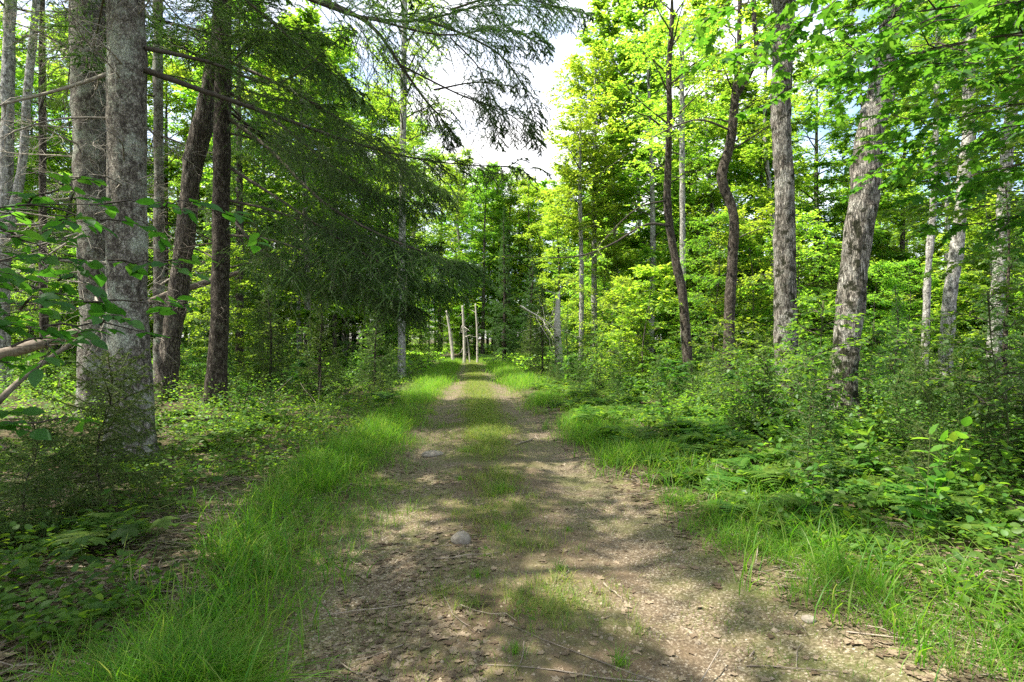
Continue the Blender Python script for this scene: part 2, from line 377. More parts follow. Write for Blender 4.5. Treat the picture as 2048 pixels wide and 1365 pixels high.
# ------------------------------------------------------------------ things
def tag(o, label=None, cat=None, group=None, kind=None):
    if label: o['label'] = label
    if cat: o['category'] = cat
    if group: o['group'] = group
    if kind: o['kind'] = kind
    return o
def thing(name, loc, label, cat, group=None, rz=0, s=1.):
    o = bpy.data.objects.new(name, None); o.location = [float(x) for x in loc]; o.rotation_euler = (0, 0, rz); o.scale = (s, s, s)
    o.empty_display_size = .1
    COL.objects.link(o); return tag(o, label, cat, group)
REG = []
class Proto:
    """a kind of thing: its meshes, and copies of it"""
    def __init__(self, name, parts):           # parts: [(name, mesh, parent index or None)]
        self.name, self.parts, self.root, self.kids = name, parts, None, []
    def put(self, loc, label, cat, group=None, rz=0., s=1., tilt=(0, 0)):
        if self.root is None:
            r = self.root = thing(self.name, loc, label, cat, group)
            for n, me, pi in self.parts:
                o = bpy.data.objects.new(n, me); COL.objects.link(o)
                o.parent = r if pi is None else self.kids[pi]; self.kids.append(o)
        else:
            r = self.root.copy(); COL.objects.link(r); new = []
            for k, (n, me, pi) in zip(self.kids, self.parts):
                o = k.copy(); COL.objects.link(o); o.parent = r if pi is None else new[pi]; new.append(o)
            tag(r, label, cat, group)
        r.location = [float(x) for x in loc]; r.rotation_euler = (tilt[0], tilt[1], rz); r.scale = (s, s, s)
        if group: REG.append((r, float(loc[0]), float(loc[1])))
        return r

# ------------------------------------------------------------------ ground
def make_ground():
    def warp(n, near, far, k):
        u = np.linspace(-1, 1, n); return np.sign(u) * (near * np.abs(u) + far * np.abs(u) ** k)
    xs = warp(301, 7, 420, 5)
    u = np.linspace(0, 1, 420); ys = -8 + 34 * u + 560 * u ** 6
    ys = np.concatenate([[-400, -120, -40, -15], ys])
    X, Y = np.meshgrid(xs, ys)
    X = X + trail_x(np.clip(Y, 0, 46)) * 1.0
    Z = gz(X, Y)
    mb = MB(); r, c = X.shape; i = np.arange(r * c).reshape(r, c)
    q = np.stack([i[:-1, :-1], i[:-1, 1:], i[1:, 1:], i[1:, :-1]], -1).reshape(-1, 4)
    mb.add(np.stack([X, Y, Z], -1).reshape(-1, 3), q)
    o = mb.build('ground', M['ground'])
    o_ = (X - trail_x(Y)).ravel(); yy = np.clip(Y.ravel(), 1, 500); a = np.where(o_ < 0, -o_ / hwl(yy), o_ / hwr(yy))
    for nme, val in (('trail', 1 - sstep(.78, 1.25, a)), ('rut', np.exp(-((a - .66) / .26) ** 2))):
        at = o.data.attributes.new(nme, 'FLOAT', 'POINT'); at.data.foreach_set('value', val.astype(np.float32))
    tag(o, 'forest floor with a two rut dirt track running through it', 'ground', kind='structure')
make_ground()

# ------------------------------------------------------------------ trunks
def trunk_tube(mb, pts, rads, sides=26, seg=.09, disp=.012, ridge=0., flare=.35, mat=0, seed=0., flare_h=.5):
    pts = np.asarray(pts, float); rads = np.asarray(rads, float)
    Ltot = np.linalg.norm(np.diff(pts, axis=0), axis=1).sum()
    n = int(np.clip(Ltot / seg, 8, 260))
    C = smooth_path(pts, n); R = np.interp(np.linspace(0, len(pts) - 1, n), np.arange(len(pts)), rads)
    h = np.concatenate([[0], np.cumsum(np.linalg.norm(np.diff(C, axis=0), axis=1))])
    t = nrm(np.gradient(C, axis=0)); u = nrm(np.cross(t, np.array([0, 1., 0]))); v = np.cross(t, u)
    a = np.linspace(0, 2 * np.pi, sides, endpoint=False)
    dirs = np.cos(a)[None, :, None] * u[:, None] + np.sin(a)[None, :, None] * v[:, None]
    ph = seed * 1.7
    fl = flare * np.exp(-h / flare_h)[:, None] * (1 + .45 * np.sin(a * 5 + ph) + .3 * np.sin(a * 3 - ph))[None]
    rr = R[:, None] * (1 + fl)
    q = (C[:, None] + dirs * rr[..., None]).reshape(-1, 3)
    dn = disp * vnoise(q * np.array([1, 1, .6]) + seed, 9) + disp * 1.6 * vnoise(q * np.array([1, 1, .5]) + seed, 3.)
    if ridge: dn = dn + ridge * (np.abs(vnoise(q * np.array([1, 1, .13]) + seed, 17)) - .4) + ridge * .5 * vnoise(q * np.array([1, 1, .3]), 34)
    rr = rr + dn.reshape(n, sides) * np.clip(R / .12, .2, 1)[:, None]
    q = (C[:, None] + dirs * rr[..., None]).reshape(-1, 3)
    i = np.arange(n * sides).reshape(n, sides); A, B = i[:-1], i[1:]
    mb.add(q, np.stack([A, np.roll(A, -1, 1), np.roll(B, -1, 1), B], -1).reshape(-1, 4), None, mat)
    mb.f.append((i[-1][None] + mb.n - n * sides, mat))
    return C, R

def loc_path(px, base=None):
    """world points of a trunk drawn as (px, py, distance); local to its foot on the ground"""
    W = np.array([P(*p) for p in px])
    b = W[0].copy(); b[2] = float(gz(b[0], b[1])) - .06
    W[0][2] = b[2]
    return b, W - b

def extend(pts, rads, top, lean=(0, 0), r_end=.03):
    """carries a trunk on above the picture's edge up to height top"""
    pts, rads = list(pts), [r * .85 for r in rads]; z0 = pts[-1][2]; p0 = np.array(pts[-1])
    for k in range(1, 6):
        f = k / 5; pts.append(p0 + np.array([lean[0] * f, lean[1] * f, (top - z0) * f])); rads.append(rads[len(rads) - 1] * (1 - f) + r_end * f if k < 5 else r_end)
    return np.array(pts), np.array(rads)

# ------------------------------------------------------------------ conifers
def conifer_axis(L, droop=.25, upturn=.15, m=9, el=.0):
    s = np.linspace(0, 1, m); y = rng.normal(0, .03 * L, 3)
    x = L * s * np.cos(el); z = L * (s * np.sin(el) - droop * s ** 1.6 + upturn * s ** 3)
    return np.stack([x, y[0] * np.sin(3 * s) + y[1] * s, z + y[2] * np.sin(4 * s)], 1)

def conifer_branch(wood, ndl, axis, r0=.022, per_m=13, side=.34, kt=6, nl=.017, nw=.0022, npm=260, droop=.22, t0=.15, sides=5, bare=.0):
    A = axis[None]; L = plen(A)[0]; m = A.shape[1]
    tube(wood, A, np.linspace(r0, .003, m), sides, closed_end=False)
    k = max(6, int(L * per_m))
    S = children(A, k, t0, .98, .95, lambda t: side * (1 - t) ** .75 + .05, m=5, droop=droop, spread=.25)
    tube(wood, S, np.linspace(.005, .0015, 5), 3, closed_end=False)
    T = children(S, kt, .2, .95, .8, lambda t: .42 * (1 - t) + .14, m=3, droop=droop, spread=.3)
    tube(wood, T, np.linspace(.0022, .001, 3), 3, closed_end=False)
    if ndl is not None:
        if bare: T = T[rng.random(len(T)) > bare]
        for Q in (S, T):
            mean = plen(Q).mean(); kk = max(4, int(mean * npm)); needles_on(ndl, Q, kk, nl, nw, t0=.08)
        needles_on(ndl, A, int(L * npm * .5), nl, nw, t0=.55)

def dead_branch(wood, L, r0=.014):
    A = conifer_axis(L, droop=rng.uniform(-.05, .3), upturn=.1)[None]
    A[0, :, 1] += .12 * L * np.sin(np.linspace(0, 4, A.shape[1]) + rng.random() * 6) * np.linspace(0, 1, A.shape[1])
    tube(wood, A, np.linspace(r0, .003, A.shape[1]), 5, closed_end=False)
    S = children(A, int(5 + L * 4), .25, 1, .9, lambda t: .45 * (1 - t) + .12, m=6, droop=.1, spread=.8, wig=.07)
    tube(wood, S, np.linspace(.005, .0018, 6), 4, closed_end=False)
    T = children(S, 3, .3, .95, .8, lambda t: .4, m=4, droop=.1, spread=.9, wig=.08)
    tube(wood, T, np.linspace(.0025, .001, 4), 3, closed_end=False)

BR = []           # living spruce branches: (wood mesh, needle mesh, length)
for L, dr in ((1.5, .25), (2.1, .3), (2.7, .3), (3.2, .35), (3.6, .28), (2.4, .42)):
    a, b = MB(), MB(); conifer_branch(a, b, conifer_axis(L, dr), r0=.012 + L * .006, nl=.028, nw=.0062, npm=400)
    BR.append((a.mesh('branch', M['twig']), b.mesh('needles', M['spruce']), L))
DB = []           # dead, bare lower branches
for L in (.5, .8, 1.1, 1.5, 1.9, 2.4):
    a = MB(); dead_branch(a, L, .008 + .006 * L); DB.append((a.mesh('branch', M['pale_twig']), L))
DBD = [(m_.copy(), L) for m_, L in DB]
for m_, L in DBD: m_.materials[0] = M['twig']

def add_branch(root, pos, az, el, scale, wood, ndl=None, name='branch'):
    o = bpy.data.objects.new(name, wood); COL.objects.link(o); o.parent = root
    o.location = [float(x) for x in pos]; o.rotation_euler = (rng.normal(0, .15), -el, az); o.scale = (scale,) * 3
    if ndl is not None:
        n = bpy.data.objects.new('needles', ndl); COL.objects.link(n); n.parent = o
    return o

def trunk_at(C, R, z):
    k = int(np.clip(np.searchsorted(C[:, 2], z), 1, len(C) - 1)); f = (z - C[k - 1, 2]) / max(C[k, 2] - C[k - 1, 2], 1e-6)
    return C[k - 1] + (C[k] - C[k - 1]) * np.clip(f, 0, 1), R[k]

def spruce(label, px, rads, top, bark, live_from, n_live, dead_range, n_dead, group=None, dead=DB, disp=.014, az_bias=None, extra=(), lmax=1., flare=.35, name='spruce_tree', el0=-.05):
    b, pts = loc_path(px); pts, rads = extend(pts, rads, top)
    root = thing(name, b, label, 'tree', group)
    mb = MB(); C, R = trunk_tube(mb, pts, rads, disp=disp, seed=b[0], flare=flare)
    mb.build('trunk', M[bark], root)
    for k in range(n_live):
        z = live_from + (top - live_from - .4) * (k + rng.random()) / n_live
        p, r = trunk_at(C, R, z); az = k * 2.399 + rng.normal(0, .3)
        if az_bias is not None and rng.random() < az_bias[1]: az = az_bias[0] + rng.normal(0, .6)
        u = (z - live_from) / (top - live_from); want = lmax * (3.4 * (1 - u) ** .8 + .5) * rng.uniform(.75, 1.1)
        c = min(BR, key=lambda q: abs(q[2] - want) + rng.random() * .6)
        add_branch(root, p, az, el0 + .5 * u + rng.normal(0, .1), want / c[2], c[0], c[1])
    for k in range(n_dead):
        z = rng.uniform(*dead_range); p, r = trunk_at(C, R, z); az = rng.uniform(0, 6.28)
        m_, L = dead[rng.integers(len(dead))]
        add_branch(root, p, az, rng.normal(0, .25), rng.uniform(.7, 1.2), m_)
    for pts2, r0, kw in extra:               # big limbs with a course of their own, drawn from the trunk
        ax = smooth_path(np.array([P(*q) for q in pts2]) - b, 16)
        a, n_ = MB(), MB()
        conifer_branch(a, n_, ax, r0=r0, **kw)
        o = a.build('branch', M['twig'], root); n_.build('needles', M['spruce'], o)
    return root

HK = dict(per_m=12, side=.26, kt=7, nl=.028, nw=.006, npm=330, droop=.4, t0=.3, sides=7)
def hk(**k): return {**HK, **k}

SPR_A = spruce('thick grey spruce trunk with pale lichen patches, nearest on the left of the track',
    [(265, 940, 6.8), (262, 800, 6.8), (256, 600, 6.8), (253, 400, 6.8), (252, 200, 6.8), (254, 0, 6.8)], [.27, .262, .25, .242, .235, .225],
    15.5, 'spruce_bark', 6.6, 34, (2.2, 6.8), 26, disp=.013, flare=.4, az_bias=(.2, .25),
    extra=[
     ([(290, 96, 6.8), (420, 125, 7.2), (560, 165, 7.6), (700, 60, 8.0)], .03, hk(t0=.2, bare=.3)),
     ([(290, 140, 6.8), (400, 180, 6.9), (560, 235, 7.2), (720, 290, 7.6), (880, 325, 8.0), (1080, 338, 8.4)], .038, hk(side=.2)),
     ([(280, -120, 6.8), (470, -60, 6.9), (650, 10, 7.1), (740, 38, 7.3), (850, 40, 7.6), (980, 10, 8.0), (1130, 20, 8.4)], .042, hk(side=.22)),
     ([(600, -20, 7.1), (735, 45, 7.3), (800, 130, 7.4), (850, 200, 7.6), (885, 240, 7.7), (908, 285, 7.8)], .03, hk(side=.24)),
     ([(850, 40, 7.6), (940, 75, 7.8), (1010, 120, 8.0), (1060, 200, 8.2), (1075, 260, 8.3)], .02, hk(side=.24, per_m=16)),
     ([(868, 180, 7.6), (960, 165, 7.9), (1050, 180, 8.2)], .014, hk(side=.3, per_m=13)),
     ([(740, 38, 7.3), (880, 70, 7.0), (1000, 60, 6.9), (1100, 90, 6.9)], .016, hk(side=.3, per_m=16, t0=.35)),
     ([(900, 20, 7.7), (1010, -10, 7.6), (1100, 10, 7.6), (1180, 30, 7.6)], .016, hk(side=.34, per_m=18, t0=.1)),
     ([(800, 130, 7.4), (920, 190, 7.5), (1020, 230, 7.7), (1085, 290, 7.9)], .014, hk(side=.3, per_m=16, t0=.3)),
     ([(900, 75, 7.8), (960, 140, 7.9), (985, 220, 8.0), (1000, 290, 8.1)], .012, hk(side=.3, per_m=16)),
    ])
SPR_B = spruce('dark furrowed spruce trunk standing close behind the nearest thick spruce',
    [(196, 860, 10), (196, 700, 10), (194, 560, 10), (188, 400, 10), (180, 240, 10), (176, 100, 10), (172, -40, 10)], [.34, .32, .31, .31, .31, .32, .30],
    17, 'spruce_bark', 7.2, 30, (2., 7.5), 48, disp=.02, flare=.25, dead=DB)
SPR_E = spruce('straight dark spruce trunk with black bark and dead side twigs, left of the track',
    [(428, 822, 12.5), (436, 700, 12.5), (441, 560, 12.5), (443, 400, 12.5), (445, 200, 12.5), (447, 0, 12.5)], [.24, .225, .215, .21, .20, .19],
    16.5, 'dark_bark', 5.8, 36, (2., 5.), 14, dead=DBD, disp=.012, az_bias=(-.2, .35),
    extra=[
     ([(455, 235, 12.5), (540, 300, 12.2), (640, 400, 11.6), (760, 470, 11.0), (880, 515, 10.6), (925, 525, 10.4)], .045, hk(side=.3, droop=.4, per_m=15)),
     ([(450, 330, 12.5), (560, 400, 12.0), (680, 480, 11.4), (800, 545, 11.0), (895, 575, 10.8)], .04, hk(side=.32, droop=.45, per_m=15)),
     ([(450, 400, 12.5), (540, 420, 12.3), (660, 460, 12.0), (790, 500, 12.2), (880, 490, 12.4)], .035, hk(side=.34, droop=.4, per_m=16)),
     ([(450, 470, 12.5), (540, 480, 11.9), (650, 520, 11.2), (760, 590, 10.8), (830, 620, 10.7)], .03, hk(side=.34, droop=.4, per_m=16)),
     ([(450, 180, 12.5), (560, 250, 12.2), (660, 330, 12), (760, 390, 11.9), (860, 410, 11.8)], .04, hk(side=.34, droop=.42, per_m=15)),
     ([(450, 120, 12.5), (560, 170, 12.0), (680, 240, 11.8), (800, 330, 11.6), (900, 390, 11.5)], .04, hk(side=.32, droop=.42, per_m=15)),
     ([(450, 420, 12.5), (520, 500, 12.0), (600, 550, 11.8), (700, 600, 11.9)], .03, hk(side=.36, droop=.3, per_m=16)),
     ([(450, 60, 12.5), (540, 80, 12.0), (640, 130, 11.8), (740, 210, 11.6)], .035, hk(side=.36, droop=.42, per_m=15)),
    ])
spruce('slim grey spruce trunk between the two thick trunks and the leaning one',
    [(319, 800, 14), (318, 600, 14), (317, 300, 14), (316, 0, 14)], [.15, .14, .13, .12], 15, 'spruce_bark', 6.5, 18, (2, 6.5), 12, dead=DB, lmax=.7)
spruce('thin dark spruce pole far at the left edge beyond the forked trunk',
    [(90, 760, 16), (86, 500, 16), (85, 200, 16), (84, 0, 16)], [.12, .11, .10, .09], 13, 'dark_bark', 3.6, 26, (1.5, 4), 8, dead=DBD, lmax=.7)

# mid and far conifers: one crown mesh each, shared by copies
def conifer_proto(name, H, r0, low, nb, rad, nl, nw, npm, mat, bark, per_m=10, kt=5, shape=.9, limb='twig'):
    mb = MB(); C, R = trunk_tube(mb, [(0, 0, -.1), (rng.normal(0, .05), 0, H * .4), (rng.normal(0, .08), rng.normal(0, .08), H * .75), (0, 0, H)], [r0, r0 * .8, r0 * .4, .01], sides=10, seg=.3, disp=.008)
    wd, nd = MB(), MB()
    for k in range(nb):
        u = (k + rng.random()) / nb; z = H * (low + (1 - low) * u); p, r = trunk_at(C, R, z)
        L = max(.12, rad * (1 - u) ** shape * rng.uniform(.7, 1.1)); az = k * 2.399 + rng.normal(0, .3)
        ax = conifer_axis(L, .3 - .3 * u, .15, m=7, el=.05 + .6 * u); c, s = math.cos(az), math.sin(az)
        ax = ax @ np.array([[c, s, 0], [-s, c, 0], [0, 0, 1]]) + p
        conifer_branch(wd, nd, ax, r0=.006 + .007 * L, per_m=per_m / max(L, .35) ** .35, kt=kt, nl=nl, nw=nw, npm=npm, t0=.1, sides=4, droop=.45, side=.42)
    return Proto(name, [('trunk', mb.mesh('trunk', M[bark]), None), ('crown', nd.mesh('crown', M[mat]), None), ('limbs', wd.mesh('limbs', M[limb]), None)])

CT = [conifer_proto('spruce_tree', H, .17, lo, nb, rad, .07, .02, 130, 'spruce', 'dark_bark') for H, lo, nb, rad in ((15, .10, 95, 2.5), (13, .03, 95, 2.4), (17, .22, 90, 2.4))]
FT = [conifer_proto('fir_tree', H, .05, .04, nb, rad, .04, .011, 190, 'fir', 'dark_bark', per_m=12) for H, nb, rad in ((4.2, 70, 1.3), (3.2, 60, 1.1), (5.4, 80, 1.5))]
FS = [conifer_proto('fir_sapling', H, .008, .06, nb, rad, .026, .0058, 320, 'fir', 'stem', per_m=13, kt=5, limb='stem') for H, nb, rad in ((1.3, 34, .6), (.9, 28, .5), (1.7, 40, .75))]

HM = conifer_proto('hemlock_sapling', 1.7, .012, .05, 62, .95, .018, .004, 520, 'fir', 'dark_bark', per_m=16, kt=5, shape=.45, limb='stem')
# ------------------------------------------------------------------ leafy trees
def foliate(wood, leaf, limbs, lr, sub_k, sub_l, tw_k, tw_l, lf_k, size, tmpl, droop=.1, spread=.35, tilt=.4, limb_sides=5, sub_t0=.25, wob=.0, gap=None):
    m = limbs.shape[1]
    if limb_sides: tube(wood, limbs, np.linspace(1, .12, m)[None] * np.asarray(lr).reshape(-1, 1), limb_sides, closed_end=False)
    S = children(limbs, sub_k, sub_t0, 1., .8, lambda t: sub_l * (1.1 - .6 * t), m=6, droop=droop, spread=spread, up=.05)
    if gap is not None: S = S[vnoise(S[:, 3], 1.1) + .3 * rng.normal(0, 1, len(S)) > gap]
    tube(wood, S, np.linspace(.008, .003, 6), 3, closed_end=False)
    L = plen(S); kf = lambda t: np.broadcast_to((tw_l / np.maximum(L, .05))[:, None], t.shape)
    T = children(S, tw_k, .15, 1., .75, kf, m=4, droop=droop, spread=spread * .8)
    tube(wood, T, np.linspace(.003, .0015, 4), 3, closed_end=False)
    leaves_on(leaf, T, lf_k, size, tmpl, tilt=tilt, wob=wob)

def limbs_from(C, R, z0, z1, n, lenf, elf, m=8, az0=0., wig=.05):
    out, lr = [], []
    for k in range(n):
        u = (k + rng.random()) / n; z = z0 + (z1 - z0) * u; p, r = trunk_at(C, R, z)
        az = az0 + k * 2.399 + rng.normal(0, .35); el = elf(u) + rng.normal(0, .12); L = lenf(u) * rng.uniform(.7, 1.15)
        s = np.linspace(0, 1, m); d = np.array([math.cos(az) * math.cos(el), math.sin(az) * math.cos(el), math.sin(el)])
        q = p + d * (s * L)[:, None]; q[:, 2] -= .16 * L * s ** 2.2
        q += rng.normal(0, wig, (m, 3)) * L * .5 * (s ** .8)[:, None]; q[0] = p
        out.append(q); lr.append(max(.008, min(r * .45, .012 + L * .012)))
    return np.array(out), np.array(lr)

def decid_proto(name, H, r0, low, nl, rad, sub_k, sub_l, tw_k, tw_l, lf_k, size, tmpl, leafm, bark, prof=None, el=lambda u: .3 + .6 * u, lean=.4, tilt=.4, parts=('trunk', 'crown', 'limbs'), spread=.35, gap=None):
    mb = MB(); a = rng.uniform(0, 6.28); dx, dy = lean * math.cos(a), lean * math.sin(a)
    C, R = trunk_tube(mb, [(0, 0, -.1), (dx * .3 + rng.normal(0, .02 * H), dy * .2, H * .33), (dx * .5, dy * .6 + rng.normal(0, .02 * H), H * .66), (dx, dy, H)], [r0, r0 * .8, r0 * .5, .012], sides=10 if r0 > .05 else 6, seg=.25 if r0 > .05 else .12, disp=.006 if r0 > .05 else 0)
    prof = prof or (lambda u: rad * (.55 + .9 * u * (1.25 - u)) * (1 - u ** 4 * .6))
    wd, lf = MB(), MB(); LB, lr = limbs_from(C, R, H * low, H * .97, nl, prof, el)
    foliate(wd, lf, LB, lr, sub_k, sub_l, tw_k, tw_l, lf_k, size, tmpl, tilt=tilt, spread=spread, gap=gap)
    return Proto(name, [(parts[0], mb.mesh(parts[0], M[bark]), None), (parts[1], lf.mesh(parts[1], M[leafm]), None), (parts[2], wd.mesh(parts[2], M['twig']), None)])

flat = dict(el=lambda u: .12 + .5 * u, tilt=.3)
DT = [decid_proto('leafy_tree', 17, .19, .15, 38, 3.2, 9, .42, 7, .6, 10, .165, T_DIAMOND, 'beech', 'maple_bark'),
      decid_proto('leafy_tree', 14.5, .15, .1, 36, 2.8, 9, .42, 7, .55, 10, .155, T_DIAMOND, 'beech', 'brown_bark'),
      decid_proto('birch_tree', 18, .15, .22, 36, 2.6, 9, .4, 7, .5, 10, .135, T_ASPEN, 'beech', 'birch_bark'),
      decid_proto('leafy_tree', 16, .16, .15, 34, 3.0, 8, .42, 6, .55, 9, .17, T_MAPLE, 'beech', 'maple_bark')]
DU = [decid_proto('young_tree', 6.5, .045, .06, 30, 2.1, 8, .45, 6, .42, 9, .10, T_DIAMOND, 'beech', 'brown_bark', **flat),
      decid_proto('young_tree', 5.0, .035, .05, 27, 1.8, 8, .45, 6, .38, 8, .085, T_OVATE, 'beech', 'brown_bark', **flat),
      decid_proto('young_tree', 7.5, .05, .08, 32, 2.2, 8, .45, 6, .45, 9, .11, T_ASPEN, 'beech', 'maple_bark', **flat),
      decid_proto('young_tree', 4.0, .03, .06, 22, 1.6, 7, .45, 5, .36, 7, .10, T_MAPLE, 'beech', 'brown_bark', **flat)]
SH = [decid_proto('leafy_tree', 15, .15, .36, 28, 3.3, 8, .42, 7, .5, 8, .14, T_DIAMOND, 'beech', 'maple_bark', gap=.12),
      decid_proto('leafy_tree', 13, .13, .38, 26, 3.0, 8, .42, 7, .5, 8, .13, T_ASPEN, 'beech', 'brown_bark', gap=.12)]
DS = [decid_proto('leafy_sapling', H, .010, .18, n, rad, 4, .5, 3, .22, 5, sz, tm, lm, 'stem', lean=.15, parts=('stem', 'foliage', 'twigs'), **flat)
      for H, n, rad, sz, tm, lm in ((1.5, 14, .6, .085, T_OVATE, 'shade_leaf'), (1.1, 9, .45, .10, T_MAPLE, 'shade_leaf'), (2.1, 13, .65, .08, T_OVATE, 'maple'), (.75, 7, .34, .07, T_OVATE, 'fern'))]

def hero_leafy(name, label, px, rads, top, bark, z_crown, nl, rad, leafm, tmpl, size, limbs=(), lean=(0, 0), ridge=.02, disp=.015, flare=.3, sub_k=9, tw_k=6, lf_k=9, fork=(), group=None, seg=.08, sides=30, el=lambda u: .35 + .6 * u):
    b, pts = loc_path(px); pts, rads = extend(pts, rads, top, lean)
    root = thing(name, b, label, 'tree', group)
    mb = MB(); C, R = trunk_tube(mb, pts, rads, sides=sides, seg=seg, disp=disp, ridge=ridge, seed=b[0], flare=flare)
    for fpx, r0, r1 in fork:
        q = np.array([P(*x) for x in fpx]) - b; trunk_tube(mb, q, np.linspace(r0, r1, len(q)), sides=14, disp=.008, flare=0)
    mb.build('trunk', M[bark], root)
    wd, lf = MB(), MB()
    if nl:
        LB, lr = limbs_from(C, R, z_crown, top * .97, nl, lambda u: rad * (.6 + .8 * u * (1.2 - u)), el)
        foliate(wd, lf, LB, lr, sub_k, .42, tw_k, .5, lf_k, size, tmpl)
    if limbs:
        LB = np.array([smooth_path(np.array([P(*x) for x in l[0]]) - b, 14) for l in limbs])
        foliate(wd, lf, LB, [l[1] for l in limbs], sub_k, .30, tw_k - 1, .4, lf_k - 2, size, tmpl, limb_sides=7, sub_t0=.3)
    if wd.v: wd.build('limbs', M['twig'], root); lf.build('crown', M[leafm], root)
    return root

hero_leafy('leaning_tree', 'crooked brown trunk leaning right between the slim grey and the straight dark trunk',
    [(332, 806, 13), (340, 700, 13), (356, 590, 13), (370, 480, 13), (378, 400, 13), (390, 310, 13), (418, 200, 13), (436, 100, 13), (445, -20, 13)],
    [.25, .24, .25, .24, .23, .26, .24, .22, .20], 15, 'brown_bark', 9.6, 16, 3, 'beech', T_DIAMOND, .12, lean=(.4, 0), ridge=.025)
hero_leafy('maple_tree', 'straight grey maple trunk with furrowed bark, left of the leaning maple',
    [(1572, 800, 12), (1571, 650, 12), (1569, 500, 12), (1567, 350, 12), (1562, 250, 12), (1565, 130, 12), (1570, 40, 12), (1577, -60, 12)],
    [.28, .255, .245, .235, .235, .225, .215, .20], 16, 'maple_bark', 9.0, 20, 3.2, 'beech', T_MAPLE, .12, ridge=.022,
    fork=[([(1570, 60, 12), (1553, 0, 12.1), (1535, -90, 12.3)], .12, .08)])
hero_leafy('maple_tree', 'thick grey maple trunk leaning right with dark mossy hollows, nearest on the right',
    [(1686, 868, 9.5), (1690, 720, 9.5), (1703, 590, 9.5), (1716, 480, 9.5), (1727, 400, 9.5), (1733, 320, 9.5), (1741, 255, 9.5), (1762, 180, 9.5), (1776, 80, 9.5), (1791, 0, 9.5), (1812, -100, 9.5)],
    [.27, .235, .23, .23, .25, .26, .235, .215, .205, .21, .20], 15, 'maple_bark', 7.2, 20, 3.2, 'maple', T_MAPLE, .12, lean=(.8, 0), ridge=.024, disp=.024,
    fork=[([(1786, 20, 9.5), (1760, -60, 9.7), (1730, -160, 10)], .12, .08)])
hero_leafy('crooked_tree', 'dark thin trunk bent in an S with a forked top, right of the track',
    [(1454, 690, 17), (1461, 590, 17), (1466, 500, 17), (1466, 425, 17), (1444, 355, 17), (1462, 280, 17), (1471, 190, 17), (1477, 120, 17), (1480, 0, 17)],
    [.20, .175, .17, .165, .17, .16, .13, .085, .07], 13.5, 'dark_bark', 7.4, 16, 2.4, 'beech', T_OVATE, .09, ridge=.01, disp=.012, sub_k=6, tw_k=4,
    fork=[([(1471, 195, 17), (1505, 135, 17), (1514, 100, 17.1), (1508, 30, 17.2), (1512, -70, 17.4)], .10, .05)],
    limbs=[([(1464, 262, 17), (1395, 240, 16.6), (1315, 270, 16), (1235, 322, 15.5)], .035), ([(1464, 300, 17), (1540, 250, 16.5), (1600, 190, 16.2)], .03), ([(1466, 480, 17), (1530, 455, 16.5), (1610, 440, 16)], .02)])
hero_leafy('crooked_tree', 'slim dark trunk curving left at its foot, left of the S shaped trunk',
    [(1380, 705, 18), (1366, 600, 18), (1351, 520, 18), (1336, 425, 18), (1336, 330, 18), (1339, 240, 18), (1338, 140, 18), (1344, 40, 18)],
    [.19, .16, .15, .145, .12, .11, .095, .08], 13, 'dark_bark', 6.5, 16, 2.4, 'beech', T_OVATE, .09, ridge=.01, disp=.012, sub_k=6, tw_k=4,
    limbs=[([(1340, 452, 18), (1290, 450, 17), (1225, 488, 16), (1150, 514, 15.2), (1030, 514, 14.6)], .045), ([(1338, 400, 18), (1270, 420, 17.4), (1190, 500, 17), (1140, 560, 16.6)], .03), ([(1338, 250, 18), (1260, 180, 17.6), (1200, 60, 17.4)], .03)])
hero_leafy('birch_tree', 'pale birch trunk leaning right, right of the leaning maple',
    [(1886, 780, 15), (1897, 620, 15), (1912, 510, 15), (1924, 400, 15), (1934, 300, 15), (1938, 180, 15), (1940, 50, 15), (1945, -60, 15)],
    [.20, .19, .18, .175, .165, .155, .15, .14], 16, 'birch_bark', 8.5, 16, 2.6, 'maple', T_DIAMOND, .10, ridge=.006)
hero_leafy('birch_tree', 'pale birch trunk near the right edge, behind dark fir twigs',
    [(1984, 780, 16), (1996, 560, 16), (2007, 420, 16), (2015, 300, 16), (2027, 180, 16), (2032, 50, 16), (2038, -50, 16)],
    [.20, .19, .18, .175, .165, .155, .15], 16, 'birch_bark', 8.5, 16, 2.6, 'maple', T_DIAMOND, .10, ridge=.006)
hero_leafy('birch_tree', 'forked smooth grey trunk at the left edge of the woods',
    [(2, 800, 15), (4, 600, 15), (8, 450, 15), (13, 300, 15), (18, 100, 15), (22, -40, 15)], [.22, .20, .19, .17, .16, .15], 15, 'birch_bark', 9, 14, 3, 'beech', T_DIAMOND, .12, ridge=.004,
    fork=[([(6, 520, 15), (28, 420, 15), (44, 330, 15), (54, 200, 15), (68, 60, 15), (76, -60, 15)], .12, .08)])
hero_leafy('birch_tree', 'single grey birch trunk behind the drooping spruce boughs',
    [(803, 720, 25), (804, 500, 25), (806, 300, 25), (808, 100, 25), (810, -40, 25)], [.2, .18, .17, .15, .14], 18, 'birch_bark', 8, 24, 3.2, 'beech', T_DIAMOND, .13, ridge=.004, seg=.15, sides=14)
hero_leafy('aspen_tree', 'tall narrow aspen right of the sky gap above the track',
    [(1190, 705, 30), (1188, 500, 30), (1189, 350, 30), (1190, 220, 30), (1190, 150, 30)], [.2, .17, .13, .09, .05], 16.2, 'birch_bark', 6.5, 46, 2.7, 'beech', T_ASPEN, .12, ridge=.004, seg=.15, sides=14)
